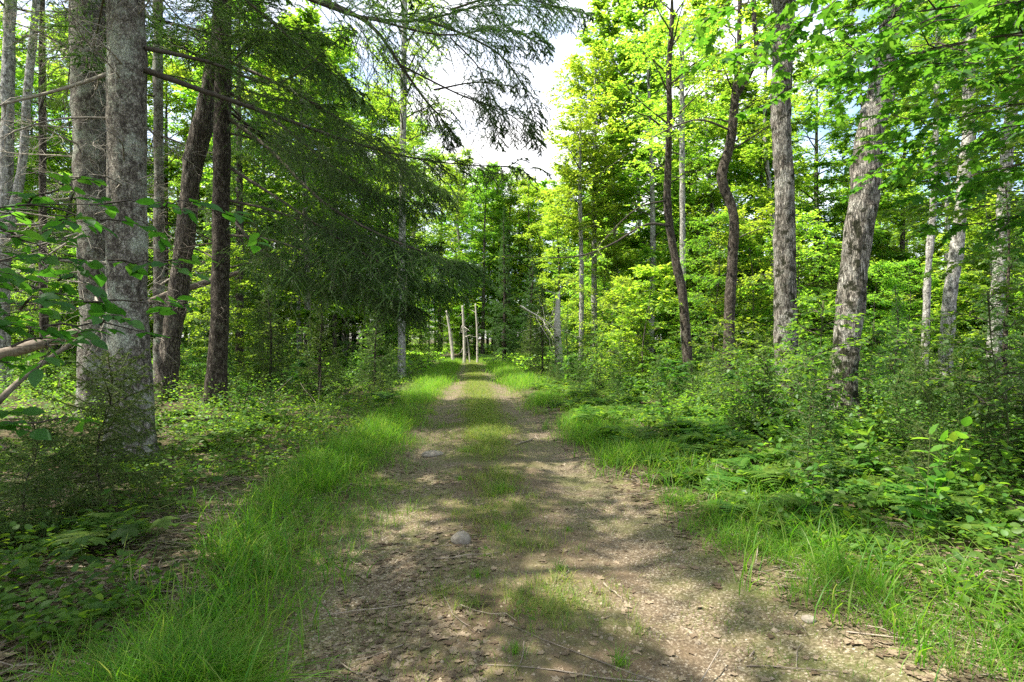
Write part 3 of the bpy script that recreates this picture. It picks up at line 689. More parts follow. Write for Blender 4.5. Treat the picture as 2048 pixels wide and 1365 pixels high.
hero_leafy('birch_tree', 'slim pale birch left of the tall narrow aspen',
    [(1162, 705, 28), (1163, 550, 28), (1160, 400, 28), (1160, 300, 28)], [.15, .13, .11, .08], 12.5, 'birch_bark', 6.5, 24, 2.0, 'beech', T_ASPEN, .11, ridge=.004, seg=.15, sides=14)
hero_leafy('birch_tree', 'white birch trunk half hidden behind the slim curved trunk',
    [(1366, 705, 26), (1365, 450, 26), (1364, 250, 26), (1364, 60, 26)], [.17, .15, .14, .11], 15.5, 'birch_bark', 8.5, 18, 2.4, 'beech', T_DIAMOND, .12, ridge=.004, seg=.15, sides=14)
hero_leafy('birch_tree', 'thin pale trunk between the leaning maple and the birches',
    [(1848, 720, 20), (1855, 560, 20), (1866, 420, 20), (1872, 250, 20), (1876, 60, 20)], [.15, .13, .12, .1, .09], 14, 'birch_bark', 9, 12, 2.2, 'beech', T_DIAMOND, .12, ridge=.004, seg=.15, sides=14)

# the trees whose boughs reach in from outside the picture's edges
def reach(name, label, base, H, r0, limbs, leafm, tmpl, size, sub_k=9, sub_l=.34, tw_k=5, tw_l=.32, lf_k=6, extra=0, bark='maple_bark', rad=2.5, low=.5):
    b = np.array([base[0], base[1], float(gz(base[0], base[1])) - .05]); root = thing(name, b, label, 'tree')
    mb = MB(); C, R = trunk_tube(mb, [(0, 0, 0), (.05, .05, H * .3), (-.05, .1, H * .7), (0, 0, H)], [r0, r0 * .85, r0 * .55, .02], sides=14, seg=.15); mb.build('trunk', M[bark], root)
    wd, lf = MB(), MB(); LB, lr = [], []
    for z, tgt, r in limbs:
        p, _ = trunk_at(C, R, z); e = P(*tgt) - b; mid = p + (e - p) * .5; mid[2] += .10 * np.linalg.norm(e - p)
        LB.append(smooth_path([p, mid, e], 12)); lr.append(r)
    foliate(wd, lf, np.array(LB), lr, sub_k, sub_l, tw_k, tw_l, lf_k, size, tmpl, droop=.15, spread=.25, tilt=.35, sub_t0=.3)
    if extra:
        L2, l2 = limbs_from(C, R, H * low, H * .97, extra, lambda u: rad * (.7 + .5 * u * (1 - u)), lambda u: .3 + .5 * u)
        foliate(wd, lf, L2, l2, 7, .4, 5, .45, 6, size, tmpl)
    wd.build('limbs', M['twig'], root); lf.build('crown', M[leafm], root)
reach('maple_tree', 'leafy maple boughs with big lobed leaves hanging in from the upper right', (6.6, 5.0), 10, .16,
    [(4.2, (1500, 5, 4.8), .02), (4.0, (1590, 70, 5.0), .02), (3.9, (1640, 150, 5.4), .02), (3.8, (1760, 120, 4.6), .02), (4.3, (1680, -30, 4.4), .02), (3.4, (1850, 250, 5.2), .02), (3.6, (1930, 130, 4.4), .02),
     (3.0, (1900, 360, 5.6), .018), (4.0, (1880, 30, 4.0), .02), (2.8, (1960, 450, 5.6), .016), (3.2, (1780, 300, 6.0), .016), (4.6, (1560, -60, 5.2), .02)], 'maple', T_MAPLE, .10, extra=14, rad=2.4, low=.55)
reach('maple_tree', 'maple with dense green leaves filling the right edge behind the birches', (12.5, 11.5), 11, .16,
    [(4.5, (1850, 330, 11), .02), (3.6, (1880, 430, 11), .02), (5.4, (1900, 220, 11), .02), (6.5, (1880, 120, 11), .02), (2.8, (1930, 520, 11.5), .02), (5.0, (1990, 300, 10), .02), (4, (1800, 420, 12.5), .02), (6, (1820, 200, 12.5), .02)],
    'maple', T_MAPLE, .10, sub_k=10, tw_k=6, extra=16, rad=3)
reach('striped_maple', 'low sapling with broad leaf sprays crossing the left trunks', (-4.4, 3.0), 3.2, .03,
    [(1.5, (200, 440, 3.3), .010), (1.7, (430, 420, 3.7), .010), (1.2, (130, 560, 3.1), .009), (1.1, (280, 600, 3.2), .009), (.9, (90, 690, 2.8), .008), (1.0, (40, 620, 2.6), .008), (1.5, (60, 470, 3.0), .008), (.6, (20, 850, 2.7), .006), (1.4, (330, 520, 3.6), .009), (1.3, (40, 540, 2.9), .008), (1.0, (200, 650, 3.0), .008), (1.6, (150, 400, 3.4), .009)],
    'shade_leaf', T_OVATE, .10, sub_k=6, sub_l=.26, tw_k=2, tw_l=.16, lf_k=5, bark='brown_bark')

# ------------------------------------------------------------------ dead wood
def log(name, label, pts, r0, r1, stubs=6, mat='dead_wood', seed=1., sl=.3, cat='log', group=None):
    W = np.array(pts); b = W[0].copy(); root = thing(name, b, label, cat, group)
    mb = MB(); C, R = trunk_tube(mb, W - b, np.linspace(r0, r1, len(W)), sides=12, seg=.1, disp=.012, ridge=.01, flare=0, seed=seed); mb.build('trunk', M[mat], root)
    for k in range(stubs):
        i = rng.integers(len(C) // 6, len(C)); d = nrm(rng.normal(0, 1, 3)); L = rng.uniform(.4, 1.4) * sl
        q = C[i] + d * (np.linspace(0, 1, 5) * L)[:, None] + rng.normal(0, .04 * L, (5, 3)); q[0] = C[i]
        a = MB(); tube(a, q, np.linspace(max(.006, r1 * .3), .003, 5), 5, closed_end=False); a.build('branch_stub', M[mat], root)
    return root
log('fallen_log', 'long fallen trunk propped against the standing trunks on the left', [P(-60, 728, 11.0), P(190, 654, 11.8), P(310, 600, 13.6), P(430, 560, 14.4), P(480, 545, 14.6)], .12, .06, 9)
log('fallen_branch', 'thin grey fallen branch sloping below the propped trunk', [P(-30, 830, 7.2), P(60, 745, 7.6), P(172, 668, 8.3)], .04, .025, 5, seed=3, cat='branch')
for i, (x0, y0, x1, y1, r, lab) in enumerate(((907, 692, 893, 622, .15, 'leaning white snag at the far bend, leftmost of the pale snags'), (929, 692, 925, 612, .14, 'upright white snag at the far bend, thickest of the pale snags'),
        (940, 692, 929, 650, .06, 'slanting pale pole crossing the white snags at the bend'), (955, 692, 951, 608, .10, 'slender grey snag at the far bend, right of the white ones'))):
    a, b = P(x0, y0, 46), P(x1, y1, 46.5); a[2] = gz(a[0], a[1]) - .1; log('snag', lab, [a, (a + b) / 2 + .05, b], r, r * .6, 7, 'snag_wood', seed=i, sl=.7, cat='dead tree', group='pale snags at the bend')
a, b = P(1120, 700, 26), P(1112, 598, 26); a[2] = gz(a[0], a[1]) - .1
log('snag', 'broken splintered pale stump above the firs right of the bend', [a, (a * .35 + b * .65), b + np.array([.1, 0, -.1]), b + np.array([.16, .05, .35])], .22, .03, 12, 'snag_wood', 7, .8, cat='dead tree')
log('fallen_branch', 'bleached dead top lying among the firs below the broken stump', [P(1040, 612, 24), P(1090, 642, 24.4), P(1110, 660, 25)], .035, .025, 26, 'snag_wood', 8, 1.2, cat='branch')

for lab, pts, r, sd in (('tangle of dead grey twigs on the floor between the leaning and the dark trunk', [(470, 770, 12.3), (500, 752, 12.0), (545, 748, 11.6)], .03, 11),
                        ('dead forked branch on the sunlit moss right of the dark trunk', [(560, 775, 11.8), (610, 762, 12.0), (655, 768, 12.4)], .03, 12),
                        ('dead branch on brown litter at the left edge', [(10, 800, 9.2), (70, 790, 9.4), (140, 800, 9.8)], .03, 13),
                        ('dead branch lying in shade behind the feathery hemlock', [(60, 905, 6.6), (130, 890, 6.8), (200, 892, 7.2)], .025, 14)):
    Q = [P(*p) for p in pts]
    for q in Q: q[2] = float(gz(q[0], q[1])) + .05
    log('fallen_branch', lab, Q, r, r * .4, 12, seed=sd, sl=.8, cat='branch')
# ------------------------------------------------------------------ forest copies
def ok(x, y, clear=2.6): return abs(x - float(trail_x(y))) > clear and not (39.5 < y < 52 and -17 < x < 0)
HEROES = np.array([[P(px, HZ, d)[0], d] for px, d in ((262, 6.8), (196, 10), (440, 12.5), (319, 14), (335, 13), (1571, 12), (1690, 9.5), (1460, 17), (1370, 18), (1900, 15), (2000, 16), (5, 15), (804, 25), (1190, 30), (1162, 28))])
def px_of(x, y): return 1024 + x / y * F
placed = []
def scatter(n, xr, yr, mind, clear=3., keep=None, tries=6000):
    out = []; k = 0
    while len(out) < n and k < tries:
        k += 1; y = yr[0] + (yr[1] - yr[0]) * rng.random() ** .8; x = rng.uniform(*xr) * (1 if xr[1] < 200 else 1)
        if abs(x) > y * 1.15 + 7 or not ok(x, y, clear): continue
        if keep is not None and not keep(x, y): continue
        if any((x - a) ** 2 + (y - b) ** 2 < mind ** 2 for a, b in out): continue
        if np.any((HEROES[:, 0] - x) ** 2 + (HEROES[:, 1] - y) ** 2 < .7): continue
        out.append((x, y))
    return out
def g0(x, y): return (x, y, float(gz(x, y)) - .03)
CENTER = lambda x, y: not (900 < px_of(x, y) < 1130 and y < 62)
# tall leafy trees
LBL = {
 'DL': 'tall bright leafy tree standing back in the woods left of the track', 'DR': 'tall bright leafy tree standing back in the woods right of the track', 'DF': 'distant leafy tree closing the view beyond the bend',
 'CL': 'dark spruce standing back in the woods left of the track', 'CR': 'dark spruce standing back among leafy trees right of the track', 'CF': 'distant dark spruce beyond the bend',
 'UL': 'young leafy tree with flat sprays under the trees left of the track', 'UR': 'young leafy tree with flat bright sprays under the trees right of the track'}
for x, y in scatter(34, (3, 60), (33, 54), 3.2, 4.5, CENTER):
    DT[rng.integers(4)].put(g0(x, y), LBL['DR'], 'tree', LBL['DR'] + 's', rng.uniform(0, 6.28), rng.uniform(.75, 1.05))
for x, y in scatter(32, (-60, -3), (22, 52), 3.4, 5.0, CENTER):
    DT[rng.integers(4)].put(g0(x, y), LBL['DL'], 'tree', LBL['DL'] + 's', rng.uniform(0, 6.28), rng.uniform(.75, 1.05))
for x, y in scatter(100, (-95, 90), (54, 105), 3.0, 3.0):
    far = 860 < px_of(x, y) < 1130
    DT[rng.integers(4)].put(g0(x, y), LBL['DF'], 'tree', LBL['DF'] + 's', rng.uniform(0, 6.28), rng.uniform(.5, .75) if far else rng.uniform(.8, 1.15))
for x, y in scatter(10, (-45, -4), (17, 50), 3.5, 4.5, CENTER):
    CT[rng.integers(3)].put(g0(x, y), LBL['CL'], 'tree', LBL['CL'] + 's', rng.uniform(0, 6.28), rng.uniform(.7, 1.05))
for x, y in scatter(4, (9, 45), (28, 50), 4, 5, CENTER):
    CT[rng.integers(3)].put(g0(x, y), LBL['CR'], 'tree', LBL['CR'] + 's', rng.uniform(0, 6.28), rng.uniform(.7, 1.05))
for x, y in scatter(12, (-50, 50), (56, 90), 4, 4):
    CT[rng.integers(3)].put(g0(x, y), LBL['CF'], 'tree', LBL['CF'] + 's', rng.uniform(0, 6.28), rng.uniform(.6, .8))
for x, y in scatter(125, (3, 55), (18, 50), 1.45, 4.0, CENTER):
    DU[rng.integers(4)].put(g0(x, y), LBL['UR'], 'young tree', LBL['UR'] + 's', rng.uniform(0, 6.28), rng.uniform(.75, 1.35))
for x, y in scatter(70, (-55, -3), (14.5, 55), 1.8, 4.2, CENTER):
    DU[rng.integers(4)].put(g0(x, y), LBL['UL'], 'young tree', LBL['UL'] + 's', rng.uniform(0, 6.28), rng.uniform(.6, 1.0))
for px, y, k, s_ in ((842, 82, 0, 1.), (870, 88, 1, 1.1), (896, 92, 3, 1.), (820, 78, 1, .95), (858, 74, 3, .7), (884, 80, 1, .6), (905, 84, 0, .6), (925, 76, 1, .6), (965, 58, 1, 1.35), (990, 62, 3, 1.3), (1015, 60, 1, 1.35), (1040, 64, 0, 1.2), (1062, 58, 1, 1.25), (1085, 62, 3, 1.2), (1108, 56, 1, 1.05), (1130, 60, 0, 1.1), (1000, 70, 0, 1.1), (1050, 72, 3, 1.1), (935, 64, 0, 1.35), (950, 72, 1, 1.5), (915, 78, 3, 1.5), (880, 74, 0, 1.5), (850, 66, 1, 1.4), (1100, 70, 0, 1.15), (975, 80, 3, 1.3), (1020, 82, 0, 1.2), (1075, 80, 1, 1.2), (1145, 48, 3, 1.0), (1120, 46, 1, .85)):
    x = P(px, HZ, y)[0]
    if ok(x, y, 1.8): DT[k].put(g0(x, y), LBL['DF'], 'tree', LBL['DF'] + 's', px, s_)
for k in range(46):
    y = rng.uniform(50, 70); x = P(rng.uniform(840, 1150), HZ, y)[0]
    if not ok(x, y, 2.4): continue
    (DU if k % 3 else FT)[rng.integers(3)].put(g0(x, y), 'low bright young tree closing the gap at the bend', 'young tree', 'young trees closing the bend', rng.uniform(0, 6.28), rng.uniform(.35, .8))
for px, y, k, s_ in ((1225, 31, 2, 1.12), (1300, 29, 2, 1.15), (1275, 36, 2, 1.15), (1330, 38, 2, 1.2), (1420, 35, 2, 1.25), (1540, 32, 2, 1.2), (1630, 36, 0, 1.2), (1720, 33, 2, 1.2), (1800, 36, 1, 1.3), (1890, 30, 2, 1.1), (1990, 32, 0, 1.2), (2090, 30, 1, 1.2), (1460, 42, 3, 1.3), (1240, 44, 3, 1.15)):
    DT[k].put(g0(P(px, HZ, y)[0], y), LBL['DR'], 'tree', LBL['DR'] + 's', px, s_)
for px, y, k, s_ in ((60, 30, 1, 1.1), (150, 34, 2, 1.15), (330, 30, 1, 1.15), (420, 33, 0, 1.1), (480, 26, 2, 1.0), (560, 36, 1, 1.3), (660, 38, 2, 1.2), (-60, 26, 0, 1.), (240, 27, 2, 1.05), (775, 37, 1, 1.2), (812, 55, 0, 1.35), (790, 62, 3, 1.4),  (760, 36, 1, 1.2), (690, 32, 0, 1.1), (600, 30, 2, 1.), (520, 28, 1, 1.1), (985, 66, 1, 1.2)):
    x = P(px, HZ, y)[0]
    if ok(x, y, 1.6): DT[k].put(g0(x, y), LBL['DL'], 'tree', LBL['DL'] + 's', px, s_)
for px, y, k, s_ in ((845, 52, 0, .7), (868, 55, 1, .6), (885, 58, 0, .5), (915, 60, 1, .55), (938, 56, 2, .6), (958, 53, 1, .7), (975, 50, 0, .65), (905, 66, 2, .7), (860, 62, 2, .8), (930, 68, 0, .8), (830, 56, 1, .8)):
    x = P(px, HZ, y)[0]
    if ok(x, y, 1.9): DU[k].put(g0(x, y), 'low bright young tree closing the gap at the bend', 'young tree', 'young trees closing the bend', px, s_)
# named conifers of the middle distance
CT[1].put(g0(P(1008, HZ, 42)[0], 42), 'dark dense spruce at the bend, right of the pale snags', 'tree', None, .4, .9)
FT[2].put(g0(P(1062, HZ, 44)[0], 44), 'tall bright fir rising right of the dark dense spruce at the bend', 'tree', None, 1.4, 1.7)
FT[0].put(g0(P(1085, HZ, 25)[0], 25), 'bright young fir beside the bleached dead top', 'tree', None, .3, .95)
FT[1].put(g0(P(1060, HZ, 31)[0], 31), 'bright young fir at the end of the right verge', 'tree', None, 2.3, 1.)
FT[2].put(g0(P(1135, HZ, 22)[0], 22), 'taller young fir in front of the pale broken stump', 'tree', None, 4.3, .5)
FT[1].put(g0(P(640, HZ, 14)[0], 14), 'small dark fir under the drooping spruce boughs', 'tree', None, 1.3, .9)
FT[0].put(g0(P(750, HZ, 17)[0], 17), 'young fir behind the ferns at the left verge', 'tree', None, 3.3, .75)
FT[2].put(g0(P(2010, HZ, 7.2)[0], 7.2), 'dark young fir with flat twigs at the right edge', 'tree', None, .9, .66)
FT[0].put(g0(P(1790, HZ, 11)[0], 11), 'young fir right of the leaning maple trunk', 'tree', None, 2.2, .6)
FT[2].put(g0(P(540, HZ, 16)[0], 16), 'young fir right of the straight dark trunk', 'tree', None, 2.9, .7)
HM.put(g0(P(215, HZ, 4.9)[0], 4.9), 'feathery dark hemlock sapling in front of the nearest spruce trunk', 'sapling', None, .5, .8)
HM.put(g0(P(60, HZ, 4.3)[0], 4.3), 'low dark hemlock sapling at the left edge beside the fern', 'sapling', None, 1.5, .55)

# trees added out of view to dapple the track, some to block sky light
for k, (x, y, s) in enumerate(((-5.4, 3.0, .95), (-7.4, 5.6, 1.), (-7.0, -.6, .95), (-4.7, .9, .85), (-9.6, 3.2, 1.1),  (-12.5, 5, 1.1), (-4.5, -3.2, .9), (-9, -4, 1.), (4.5, -4.5, .9), (8, -1, .95), (0, -8, 1.), (-2.5, -11, 1.))):
    SH[k % 2].put(g0(x, y), 'leafy tree outside the view whose crown shades the near track', 'tree', 'shade trees around the near track', x, s)

# ------------------------------------------------------------------ understory things
def fern_proto(n, L, seed):
    root_parts = []
    for k in range(n):
        mb = MB(); az = k * 6.283 / n + rng.normal(0, .2); l = L * rng.uniform(.75, 1.1); el = rng.uniform(.85, 1.25)
        s = np.linspace(0, 1, 9); r = l * (s * math.cos(el) + .25 * s ** 2); z = l * (s * math.sin(el) - .75 * s ** 2.2)
        A = np.stack([r * math.cos(az), r * math.sin(az), z], 1)
        tube(mb, A, np.linspace(.004, .001, 9), 3, closed_end=False)
        kk = 19
        for sd in (-1, 1):
            t = np.linspace(.14, .98, kk)[None]; pos, tan = at_t(A[None], t); pos, tan = pos[0], tan[0]
            h = nrm(np.cross(tan, np.array([0, 0, 1.]))) * sd
            size = l * .30 * np.sin(np.pi * np.clip(t[0] * .86 + .12, 0, 1)) ** 1.1 + .006
            d = nrm(h + tan * .35 + rng.normal(0, .05, (kk, 3))); nn = np.cross(np.cross(tan, h * sd), tan) * 0 + np.array([0, 0, 1.]) + rng.normal(0, .12, (kk, 3))
            e_ = [(.03, .02), (.15, .12), (.06, .16), (.16, .30), (.06, .33), (.14, .47), (.05, .5), (.11, .64), (.04, .66), (.07, .8), (.02, .82)]
            lance = fan(np.array([[0, 0, 0]] + [[x, y, -.1 * x] for x, y in e_] + [[0, 1, -.05]] + [[-x, y, -.1 * x] for x, y in e_[::-1]], float), np.array([[0, .4, .02]]))
            put(mb, lance, pos, d, nn, size)
        root_parts.append(('frond', mb.mesh('frond', M['fern']), None))
    return Proto('fern', root_parts)
FN = [fern_proto(7, .75, 1), fern_proto(8, .6, 2), fern_proto(6, .9, 3)]
def seedling_proto(n, h, size, tmpl, leafm):
    st, lf = MB(), MB()
    A = np.stack([np.linspace(0, .03, 6), np.linspace(0, .02, 6), np.linspace(0, h, 6)], 1); tube(st, A, np.linspace(.004, .002, 6), 5, closed_end=False)
    for k in range(n):
        u = 1 - .7 * (k // 2) / max(1, n // 2); az = k * 3.14 + (k // 2) * 1.57 + rng.normal(0, .25); p = np.array([.03 * u, .02 * u, h * u]); L = size * rng.uniform(.5, .8)
        q = p + np.array([math.cos(az), math.sin(az), .35]) * (np.linspace(0, 1, 4) * L)[:, None]; tube(st, q, np.full(4, .0015), 3, closed_end=False)
        put(lf, tmpl, q[-1:], np.array([[math.cos(az), math.sin(az), -.2]]), np.array([[0, 0, 1.]]) + rng.normal(0, .2, (1, 3)), size * rng.uniform(.8, 1.2))
    return Proto('maple_seedling' if tmpl is T_MAPLE else 'broadleaf_seedling', [('stem', st.mesh('stem', M['stem']), None), ('foliage', lf.mesh('foliage', M[leafm]), None)])
SD = [seedling_proto(6, .32, .15, T_MAPLE, 'shade_leaf'), seedling_proto(4, .2, .12, T_MAPLE, 'fern'), seedling_proto(8, .4, .10, T_OVATE, 'fern')]
def herb_proto(h, n):
    st, lf = MB(), MB()
    for j in range(3):
        a = rng.uniform(0, 6.28); A = np.stack([np.linspace(0, .12, 7) * math.cos(a) * (1 + j * .5), np.linspace(0, .12, 7) * math.sin(a) * (1 + j * .5), np.linspace(0, h * rng.uniform(.7, 1), 7)], 1)
        tube(st, A, np.linspace(.005, .002, 7), 5, closed_end=False); leaves_on(lf, A[None], n, .13, T_OVATE, t0=.2, ang=1.25, hang=.2)
    return Proto('tall_herb', [('stem', st.mesh('stem', M['stem']), None), ('foliage', lf.mesh('foliage', M['fern']), None)])
HB = [herb_proto(.9, 14), herb_proto(.7, 11)]

FN[0].put(g0(P(215, HZ, 4.1)[0], 4.1), 'green fern arching over dark leaf litter below the nearest spruce', 'fern', None, .2, .85)
FN[1].put(g0(P(420, HZ, 3.2)[0], 3.2), 'small sunlit fern in the grass of the left verge', 'fern', None, 2.2, .45)
FN[2].put(g0(P(765, HZ, 13.5)[0], 13.5), 'tall fern clump at the left verge below the spruce boughs', 'fern', None, 1.2, 1.1)
SD[0].put(g0(P(310, HZ, 3.9)[0], 3.9), 'maple seedling with broad leaves right of the dark fern', 'seedling', None, .7, 1.05)
SD[0].put(g0(P(170, HZ, 3.5)[0], 3.5), 'maple seedling over bare leaf litter left of the fern', 'seedling', None, 2.7, .8)
SD[1].put(g0(P(90, HZ, 3.0)[0], 3.0), 'tiny bright seedling alone on the brown leaf litter', 'seedling', None, 1.7, .75)
SD[2].put(g0(P(1050, HZ, 3.0)[0], 3.0), 'low bright leafy weed in the middle of the near track', 'weed', None, .4, .42)
SD[2].put(g0(P(970, HZ, 3.9)[0], 3.9), 'small weed left of the middle strip, near the stone', 'weed', None, 1.4, .35)
HB[0].put(g0(P(1850, HZ, 4.3)[0], 4.3), 'tall broad leaved herb with upright stems at the right', 'herb', None, .3, 1.)
HB[1].put(g0(P(1960, HZ, 5.2)[0], 5.2), 'leafy herb right of the tall upright one', 'herb', None, 1.3, 1.)
HB[1].put(g0(P(1740, HZ, 5.6)[0], 5.6), 'leafy herb behind the fern bed at the right', 'herb', None, 2.3, 1.)

def under(n, protos, xr, yr, mind, label, cat, smin, smax, clear, keep=None, ofs=None):
    pts = []; k = 0
    while len(pts) < n and k < 8000:
        k += 1; y = yr[0] + (yr[1] - yr[0]) * rng.random() ** 1.3; x = float(trail_x(y)) + rng.uniform(*xr)
        if abs(px_of(x, y) - 1024) > 1120: continue
        if keep is not None and not keep(x, y): continue
        if clear < abs(x - float(trail_x(y))) < (hwr(y) if x > trail_x(y) else hwl(y)) + .25: continue
        if any((x - a) ** 2 + (y - b) ** 2 < mind ** 2 for a, b in pts): continue
        if np.any((HEROES[:, 0] - x) ** 2 + (HEROES[:, 1] - y) ** 2 < .25): continue
        pts.append((x, y))
        s = rng.uniform(smin, smax); o = x - float(trail_x(y))
        if cat != 'fern': s *= .45 + .55 * min(1, max(0, (abs(o) - 1.6) / 2.2))       # lower plants beside the track
        protos[rng.integers(len(protos))].put(g0(x, y), label, cat, label + 's', rng.uniform(0, 6.28), s)
under(200, FN, (1.75, 6.2), (4.2, 22), .28, 'green fern in the fern bed along the right verge', 'fern', .6, 1.05, 1.8)
under(20, FN, (-7.5, -2.6), (7, 24), .5, 'green fern on the shaded floor left of the track', 'fern', .5, .9, 2.4)
under(110, FS, (2.8, 12), (5, 24), .42, 'small fir sapling in the undergrowth right of the track', 'sapling', .5, 1.0, 2.4)
under(30, FS, (-14, -2.8), (9, 26), .8, 'small fir sapling on the forest floor left of the track', 'sapling', .5, 1.05, 2.4, keep=lambda x, y: y > 13 or px_of(x, y) > 450)
under(110, DS, (3.4, 14), (5, 26), .45, 'leafy sapling in the dense undergrowth right of the track', 'sapling', .5, 1.0, 2.2)
under(60, DS, (-15, -2.4), (8, 27), .6, 'leafy sapling in the thin undergrowth left of the track', 'sapling', .4, 1.0, 2.2, keep=lambda x, y: y > 12.5 or px_of(x, y) > 460)
under(70, SD, (1.8, 7), (3.4, 13), .35, 'low broadleaf seedling among ferns right of the track', 'seedling', .6, 1.1, 1.8)
under(44, SD, (-9, -2.1), (3.6, 15), .4, 'low broadleaf seedling on leaf litter left of the track', 'seedling', .45, .9, 1.9)
under(40, HB, (1.9, 5.5), (4, 13), .4, 'knee high leafy herb along the right verge', 'herb', .5, .9, 1.9)

under(50, DS, (2.4, 22), (26, 58), .8, 'far leafy bush under the trees right of the track', 'bush', .7, 1.3, 2.4)
under(44, DS, (-26, -2.4), (26, 58), .8, 'far leafy bush under the trees left of the track', 'bush', .7, 1.3, 2.4)

# ------------------------------------------------------------------ stuff
def blades(mb, n_pos, L, wd, bend=.6, mat=0, seg=4, lean=None):
    n = len(n_pos); az = rng.uniform(0, 6.28, n); d = np.stack([np.cos(az), np.sin(az), 0 * az], 1)
    if lean is not None: d = nrm(d * .7 + lean)
    L = L * rng.uniform(.45, 1.15, n); bd = bend * rng.uniform(.3, 1.5, n)
    s = np.linspace(0, 1, seg + 1)
    r = (bd * L)[:, None] * s[None] ** 1.8; z = L[:, None] * (s[None] - .42 * np.minimum(bd, 1.3)[:, None] * s[None] ** 2.2)
    C = n_pos[:, None] + d[:, None] * r[..., None] + np.array([0, 0, 1.]) * z[..., None]
    a2 = az + np.pi / 2 + rng.normal(0, .5, n); wv = np.stack([np.cos(a2), np.sin(a2), 0 * a2], 1)
    wdt = wd * rng.uniform(.6, 1.2, n)
    prof = np.array([.8, 1, .8, .5, .02]) if seg == 4 else np.array([.9, 1, .55, .02])
    Wd = wdt[:, None] * prof[None] * .5
    v = np.stack([C - wv[:, None] * Wd[..., None], C + wv[:, None] * Wd[..., None]], 2)
    i = np.arange(n * (seg + 1) * 2).reshape(n, seg + 1, 2)
    q = np.stack([i[:, :-1, 0], i[:, :-1, 1], i[:, 1:, 1], i[:, 1:, 0]], -1).reshape(-1, 4)
    mb.add(v.reshape(-1, 3), q, np.repeat(rng.random(n), (seg + 1) * 2), mat)

def clump_pts(n, y0, y1, of, spread, clump=24, cr=.09, ypow=1.6, dens=None):
    """points in tufts along the track: of(y) is the tuft line's offset from the track's middle"""
    k = max(1, n // clump); y = y0 + (y1 - y0) * rng.random(k) ** ypow; x = trail_x(y) + (of(y) if callable(of) else of) + rng.normal(0, spread, k)
    if dens is not None:
        keep = dens(x, y) > rng.random(k); x, y = x[keep], y[keep]
    x = np.repeat(x, clump); y = np.repeat(y, clump); rr = np.abs(rng.normal(0, cr, len(x))) * (1 + y * .03); a = rng.uniform(0, 6.28, len(x))
    x = x + rr * np.cos(a); y = y + rr * np.sin(a)
    return np.stack([x, y, gz(x, y) - .005], 1)

g = MB()
def patchy(f, lo=-.35, hi=.35): return lambda x, y: sstep(lo, hi, vnoise(np.stack([x, y, 0 * x], 1), f) + .35 * vnoise(np.stack([x, y, 0 * x + 9], 1), f * 3))
VL = lambda k: (lambda y: -hwl(y) - k)
VR = lambda k: (lambda y: hwr(y) + k)
blades(g, clump_pts(16000, 2.3, 9, lambda y: -1.5 - .42 * sstep(2.4, 5, y), .13, clump=40, cr=.08, dens=patchy(.9, -.2, .5)), .36, .0042, 1.15)
blades(g, clump_pts(2500, 2.3, 9, lambda y: -1.5 - .42 * sstep(2.4, 5, y), .22, clump=10, cr=.07), .36, .008, 1.0)
blades(g, clump_pts(5000, 2.3, 9, VL(.1), .25, clump=16, cr=.10), .22, .0038, 1.0)
blades(g, clump_pts(18000, 7, 26, VL(.42), .22, clump=40, cr=.13, dens=patchy(.6, -.6, .2)), .38, .006, .95)
blades(g, clump_pts(11000, 20, 60, VL(.4), .3, cr=.16, ypow=1.), .42, .013, .6, seg=3)
blades(g, clump_pts(7500, 2.4, 9, VR(.2), .15, clump=30, cr=.08, dens=patchy(1.1, 0, .5)), .22, .0042, 1.1)
blades(g, clump_pts(1500, 2.4, 9, VR(.4), .3, clump=8, cr=.06), .42, .008, .9)
blades(g, clump_pts(20000, 7, 26, VR(.42), .24, clump=40, cr=.13, dens=patchy(.6, -.6, .2)), .36, .006, .9)
blades(g, clump_pts(12000, 20, 60, VR(.45), .35, cr=.16, ypow=1.), .48, .013, .6, seg=3)
blades(g, clump_pts(3000, 4, 22, 2.6, .6, cr=.14), .30, .006, .9)
blades(g, clump_pts(3000, 5, 24, -2.7, .7, cr=.14), .22, .006, .9)
tag(g.build('verge_grass', M['grass']), 'long soft green grass growing along both verges of the track', 'grass', kind='stuff')
g = MB()
CS = lambda y: .02 * np.sin(y * 1.3)
blades(g, clump_pts(46000, 9, 60, CS, .23, clump=22, cr=.12, ypow=1.25, dens=patchy(1.1, -1.1, .0)), .15, .005, .9, seg=3)
blades(g, clump_pts(24000, 4.0, 15, CS, .17, clump=34, cr=.09, ypow=1.1, dens=lambda x, y: patchy(1.4, -.6, .25)(x, y) * (.4 + .6 * sstep(4, 8, y))), .13, .004, .9)
blades(g, clump_pts(11000, 2.2, 6, 0.05, .27, clump=24, cr=.07, dens=patchy(1.7, -.2, .5)), .10, .0035, .9)
blades(g, clump_pts(20000, 2.3, 11, -1.0, .40, clump=14, cr=.10, dens=patchy(1.1, -.3, .4)), .07, .003, .9, seg=3)
blades(g, clump_pts(13000, 2.3, 10, .7, .6, clump=14, cr=.10, dens=patchy(1.1, -.2, .5)), .055, .003, .9, seg=3)
blades(g, clump_pts(7000, 12, 60, lambda y: hwr(y) - .05, .12, clump=14, cr=.10, ypow=1.), .14, .007, .9, seg=3)
blades(g, clump_pts(7000, 12, 60, lambda y: -hwl(y) + .05, .12, clump=14, cr=.10, ypow=1.), .14, .007, .9, seg=3)
tag(g.build('track_grass', M['dry_grass']), 'short yellowish grass on the middle strip and surface of the track', 'grass', kind='stuff')

